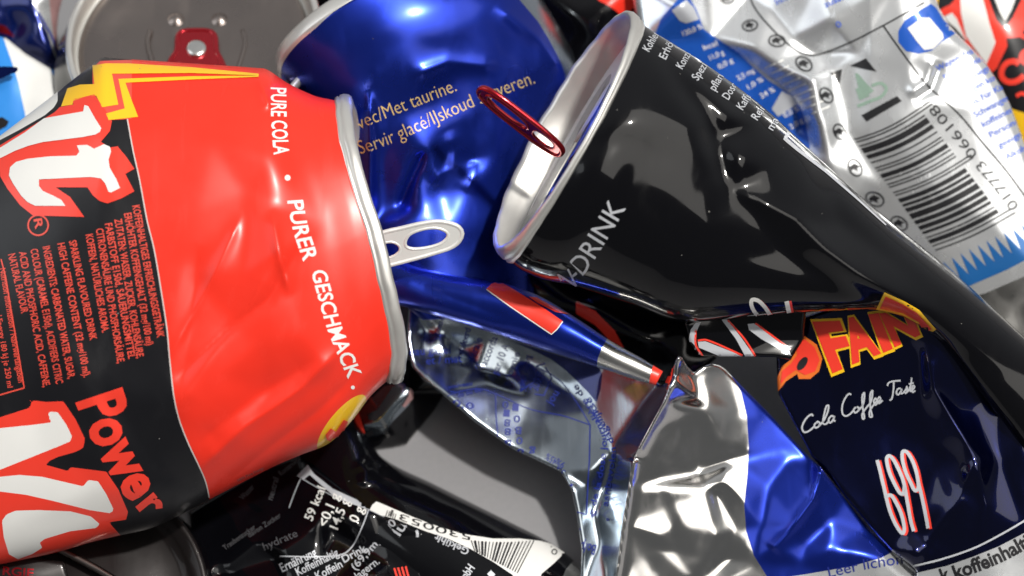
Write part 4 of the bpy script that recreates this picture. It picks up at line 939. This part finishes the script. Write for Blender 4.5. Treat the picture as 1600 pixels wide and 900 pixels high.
def build_top_dark():
    c = can('glossy black can deep between the blue can and the black can at top', None)
    poly = [(820, -40), (1020, -40), (1010, 40), (960, 120), (900, 150), (868, 100), (846, 40)]
    pts = [(820, -40, -300), (1020, -40, -290), (1010, 40, -300), (960, 120, -310), (900, 150, -310), (868, 100, -315), (846, 40, -315), (900, 20, -280), (940, 60, -285), (890, 60, -305), (960, 0, -275), (920, -20, -300), (985, 30, -300)]
    b = sheet('body', poly, summed(facets(pts, 8), crinkle(820, -40, 1020, 150, 12, 5, 7, 61)), ['black', 'red'], c, 30, 3, 8, [(1, [(924, -60), (934, 0), (950, 8), (964, 18), (974, 30), (1000, 0), (1000, -60)])])
    c = can('dark can with a painted red glint between the lid and the blue base ring', None)
    poly = [(470, -40), (640, -40), (600, 20), (540, 70), (500, 130), (480, 110), (490, 40)]
    pts = [(470, -40, -330), (640, -40, -320), (600, 20, -325), (540, 70, -320), (500, 130, -310), (490, 40, -335), (530, 0, -300), (550, 20, -325), (515, 40, -315)]
    b = sheet('body', poly, summed(facets(pts, 6), crinkle(470, -40, 640, 130, 14, 6, 6, 62)), ['black', 'redtab'], c, 30, 3, 8, [(1, [(518, -60), (520, -2), (534, 14), (548, 8), (560, -8), (560, -60)])])  # red region paints in a dark red reflection
build_top_dark()

def build_corner():
    c = can('black can with white and red letters in the top right corner', None)
    poly = [(1430, -50), (1660, -50), (1680, 330), (1600, 320), (1560, 220), (1500, 100), (1450, 20)]
    pts = [(1430, -50, -330), (1660, -50, -330), (1680, 330, -330), (1600, 320, -330), (1560, 220, -320), (1450, 20, -320), (1540, 20, -270), (1600, 120, -268), (1580, 60, -262), (1640, 220, -275)]
    b = sheet('body', poly, facets(pts, 20), ['charcoal', 'yellow'], c, 40, 3, 12, [(1, [(1440, -60), (1476, -60), (1466, 0), (1464, 20), (1440, 20)]), (1, [(1575, 168), (1592, 174), (1612, 180), (1660, 220), (1660, 260), (1600, 240)])])
    r = Print(b, c, 'letter_outline', 'redprint', 0.5, True)
    r.poly([(1464, 20), (1474, 12), (1484, 8), (1492, 0), (1490, -40), (1536, -40), (1545, 0), (1556, 30), (1566, 42), (1574, 40), (1582, 28), (1596, 0), (1606, -40), (1640, -40), (1620, 20), (1592, 58), (1572, 60), (1574, 72), (1558, 106), (1552, 112), (1542, 104), (1525, 80), (1510, 68), (1500, 50), (1494, 34), (1484, 22), (1472, 26)])
    w = Print(b, c, 'big_lettering', 'white', 1.1, True)
    w.poly([(1476, 26), (1488, 20), (1496, 30), (1506, 54), (1512, 66), (1494, 44), (1482, 34)])
    w.poly([(1498, -40), (1530, -40), (1536, 0), (1546, 36), (1554, 60), (1556, 66), (1542, 100), (1524, 76), (1510, 56), (1502, 20)])
    w.poly([(1556, -40), (1592, -40), (1586, 0), (1580, 16), (1570, 34), (1562, 20), (1554, 0)])
    t = Print(b, c, 'red_lettering', 'redprint', 0.5, True)
    t.stroke([(1592, 100), (1586, 96), (1574, 98), (1566, 108), (1566, 120), (1576, 128), (1590, 126), (1600, 118)], 9)
    t.stroke([(1612, 78), (1600, 82), (1596, 92), (1604, 100)], 9); t.stroke([(1594, 54), (1602, 58), (1612, 52)], 7)
    t.stroke([(1588, 150), (1596, 146), (1608, 150)], 6)
build_corner()

def build_bottom():
    c = can('glossy black can with white nutrition lettering and curved barcode, lowest in the middle', None)
    st = [(548, 628, 440, 700, -205, -190, 40, 14), (570, 668, 470, 750, -196, -178, 50, 14), (597, 714, 500, 800, -190, -160, 62, 14), (680, 757, 560, 868, -172, -130, 74, 14), (800, 817, 660, 950, -146, -98, 84, 14), (856, 846, 730, 1010, -132, -80, 84, 14), (897, 876, 780, 1050, -118, -70, 80, 14), (915, 900, 800, 1080, -108, -62, 70, 14)]
    b = loft('body', st, ['black', 'alu'], c, 130, 120, summed(ridge([(560, 720), (572, 736), (568, 760)], 7, 9), ridge([(604, 724), (590, 735)], -6, 8), crinkle(500, 640, 900, 940, 26, 2.0, 12, 71)), [(1, [(912, 868), (894, 878), (884, 890), (876, 910), (900, 960), (960, 960)])])
    w = Print(b, c, 'barcode_label', 'white', 0.5)
    w.poly([(582, 789), (588, 784), (596, 787), (640, 806), (676, 820), (720, 834), (770, 842), (812, 842), (846, 846), (862, 851), (882, 864), (866, 880), (846, 897), (836, 930), (826, 930), (800, 898), (770, 878), (735, 858), (700, 842), (664, 830), (620, 812), (576, 800)]).done()
    k = Print(b, c, 'barcode_bar', 'blackprint', 1.0, True)
    r = np.random.default_rng(5)
    for i in range(18):
        u = i/17; x0, y0 = 730+u*98, 843+3*math.sin(u*3); x1, y1 = 742+u*66, 862+u*34
        k.stroke([(x0+6, y0+2), (x1, y1)], [1.6, 2.8, 1.4, 3.6][r.integers(4)])
    for i in range(5): k.stroke([(600+i*3.4, 796+i*1.6), (605+i*3.4, 788+i*1.8)] if False else [(606+i*3.2, 798+i*1.4), (602+i*3.4, 810+i*1.4)], 1.4)
    n = Print(b, c, 'barcode_number', 'blackprint', 1.0, True)
    n.text('5300531', [(738, 836), (690, 824), (640, 808), (612, 797)], 10); n.text('0', [(872, 862), (864, 857)], 9)
    n2 = Print(b, c, 'small_lettering', 'greyprint', 0.5, True)
    n2.text('Gekühlt', [(734, 858), (706, 846), (682, 834)], 11, bold=0.02); n2.text('GmbH', [(722, 916), (742, 888)], 13, bold=0.02); n2.text('1', [(768, 904), (774, 898)], 10)
    # crumpled text flap in front of the tube
    poly = [(296, 800), (360, 762), (420, 728), (468, 712), (480, 724), (520, 752), (560, 782), (580, 798), (620, 815), (664, 832), (650, 866), (660, 900), (690, 950), (316, 950)]
    pts = [(296, 800, -150), (360, 762, -150), (420, 728, -160), (468, 712, -160), (480, 724, -135), (520, 752, -112), (560, 782, -92), (580, 798, -84), (620, 815, -74), (664, 832, -64), (650, 866, -60), (690, 950, -30), (316, 950, -60), (450, 790, -118), (472, 750, -124), (470, 800, -100), (500, 820, -78), (518, 830, -100), (530, 790, -82), (556, 820, -60), (590, 838, -76), (566, 860, -84), (500, 870, -66), (430, 872, -96), (440, 860, -70), (380, 800, -130), (350, 850, -116), (400, 850, -100), (340, 900, -90), (450, 910, -60), (520, 910, -50), (580, 900, -40), (610, 880, -62)]
    fl = sheet('crumpled_flap', poly, summed(facets(pts, 5), crinkle(300, 700, 690, 950, 60, 3.2, 6, 72)), ['black'], c, 20, 2.6, 6)
    t = Print(fl, c, 'nutrition_lettering', 'white', 0.5, True)
    for s, p, q, h in (('59 kcal', (488, 815), (509, 764), 14), ('<0,1 g', (510, 824), (531, 774), 15), ('14,5 g', (528, 828), (547, 782), 15), ('0 g', (558, 818), (569, 795), 15)): t.text(s, [p, q], h, bold=0.012)
    l = Print(fl, c, 'frame_line', 'greyprint', 0.5, True)
    l.stroke([(470, 748), (460, 772), (452, 794)], 1.6); l.stroke([(576, 796), (566, 822), (552, 852), (536, 866), (500, 870), (438, 869)], 1.8); l.stroke([(472, 748), (520, 775), (576, 797), (600, 808)], 1.2)
    l.poly([(464, 744), (481, 727), (490, 740), (520, 764), (576, 790), (574, 797), (520, 774), (484, 742), (474, 750)])
    d = Print(fl, c, 'dim_lettering', 'dimprint', 0.5, True)
    for s, p, q, h in (('hydrate', (414, 860), (466, 838), 12), ('neutral', (426, 782), (436, 748), 10), ('Wasser', (380, 782), (398, 762), 9), ('davon Zucker', (390, 840), (440, 808), 8), ('Traubenzucker', (352, 860), (400, 826), 8), ('Konservierungs', (440, 744), (478, 712), 9)): d.text(s, [p, q], h)
    e = Print(fl, c, 'flap_lettering', 'greyprint', 0.5, True)
    for s, p, q, h in (('Ernährung', (442, 894), (496, 868), 14), ('Koffeinhaltig', (466, 900), (530, 868), 13), ('k Koffein', (486, 912), (536, 886), 13), ('Drink', (538, 880), (574, 860), 12), ('(69,9mg/100', (556, 892), (620, 818), 12), ('lagern.', (560, 906), (594, 880), 12), ('(alu', (612, 858), (636, 822), 17)): e.text(s, [p, q], h, bold=0.012)
    e.stroke([(644, 822), (652, 832), (650, 846), (640, 854)], 4)
    e.poly([(628, 852), (640, 848), (640, 862)])
    rd = Print(fl, c, 'red_hatching', 'redprint', 0.5, True)
    for i in range(4): rd.stroke([(616+i*6, 888-i), (622+i*6, 908)], 3)
build_bottom()

def build_base():
    c = can('dark brown can base with concave ring, lower left below the cola can', None)
    fr = disc_frame((130, 932, -46), (200, 0, 0), (0, 192, 66))
    lathe('body', fr, [(0.975, -2), (1.0, -12), (1.05, -40), (1.08, -80), (0.0, -80)], ['black'], c, 120)
    lathe('base', fr, [(0.98, -4), (0.985, 4), (0.96, 8), (0.92, 6), (0.86, -6), (0.82, -14), (0.78, -16), (0.60, -8), (0.3, -2), (0.0, 0)], ['brown'], c, 140)
    s = smooth_path([(92, 858, -52), (120, 872, -48), (150, 888, -42), (180, 906, -36)], 24)
    tube_world('base_light_streak', at(s), 6*S, 'lid', c, False, 8)  # pale bar standing in for a streak of light on the base
    c = can('dark maroon can sliver with red lettering at the bottom left corner', None)
    poly = [(-30, 870), (30, 866), (100, 878), (120, 940), (-30, 940)]
    b = sheet('body', poly, facets([(-30, 870, -24), (30, 866, -22), (120, 880, -26), (120, 940, -20), (-30, 940, -14), (40, 900, -8)], 8), ['brown'], c, 16, 3, 6)
    t = Print(b, c, 'red_lettering', 'redtab', 0.5, True); t.text('RGIE', [(4, 898), (52, 902)], 13, bold=0.02)
build_base()

def build_small():
    c = can('small black can with silver lettering tucked under the rim of the cola can', None)
    poly = [(540, 676), (556, 640), (590, 590), (626, 560), (650, 556), (672, 590), (696, 612), (680, 640), (636, 694), (612, 700), (584, 703), (566, 694)]
    pts = [(540, 676, -190), (556, 640, -180), (590, 590, -180), (626, 560, -190), (650, 556, -200), (696, 612, -215), (636, 694, -200), (584, 703, -200), (610, 640, -150), (640, 610, -152), (600, 670, -158), (650, 630, -176), (575, 665, -160), (630, 660, -180)]
    sv = [(560, 642), (600, 604), (628, 596), (642, 610), (640, 632), (612, 660), (604, 676), (576, 684), (568, 660)]
    b = sheet('body', poly, summed(facets(pts, 6), crinkle(540, 556, 700, 704, 16, 3, 6, 81)), ['black', 'foilmatt'], c, 24, 2.5, 7, [(1, sv)])
    k = Print(b, c, 'black_letter', 'blackprint', 0.5, True)
    k.poly([(574, 648), (590, 640), (614, 604), (628, 606), (624, 622), (600, 646), (586, 658), (576, 656)]); k.poly([(570, 676), (582, 672), (584, 678), (572, 684)])
    g = Print(b, c, 'silver_dash', 'foil', 0.9, True)
    for q in ([(579, 622), (589, 638)], [(594, 652), (604, 668)], [(602, 672), (607, 682)]): g.stroke(q, 5)
    Print(b, c, 'pink_spot', 'pink', 0.9).poly([(640, 606), (645, 612), (645, 622), (632, 636), (628, 634), (638, 618)]).done()
    Print(b, c, 'red_print', 'redprint', 0.5).poly([(550, 656), (560, 642), (566, 660), (572, 682), (562, 676), (548, 662)]).done()
    c = can('added black filler piece with a painted red streak in the shaded gap between the roll and the black can', None)
    poly = [(800, 400), (860, 420), (960, 450), (1090, 490), (1120, 560), (1060, 610), (1000, 590), (900, 520), (830, 470)]  # dark sheet added to fill the shaded gap
    pts = [(800, 400, -170), (960, 450, -150), (1090, 490, -130), (1120, 560, -120), (1060, 610, -120), (1000, 590, -140), (900, 520, -165), (830, 470, -175), (930, 480, -130), (1010, 530, -112), (880, 470, -150), (1060, 560, -118)]
    b = sheet('body', poly, summed(facets(pts, 8), crinkle(800, 400, 1120, 610, 14, 4, 8, 82)), ['black', 'redprint'], c, 20, 3, 8, [(1, [(900, 470), (930, 486), (960, 516), (976, 545), (960, 540), (930, 508), (900, 490)])])  # red reflection painted as a body region
build_small()

# ------------------------------------------------------------------ put every can's origin at its base
from mathutils import Matrix
for o in list(COL.objects):
    if o.type == 'EMPTY' and o.parent is None:
        lo = np.full(3, 1e9); hi = -lo
        for ch in o.children:
            if ch.type == 'MESH' and len(ch.data.vertices):
                a = np.empty(len(ch.data.vertices)*3, np.float32); ch.data.vertices.foreach_get('co', a); a = a.reshape(-1, 3)
                lo = np.minimum(lo, a.min(0)); hi = np.maximum(hi, a.max(0))
        p = ((lo[0]+hi[0])/2, (lo[1]+hi[1])/2, lo[2])
        o.location = p
        for ch in o.children: ch.matrix_parent_inverse = Matrix.Translation(-Vector(p))
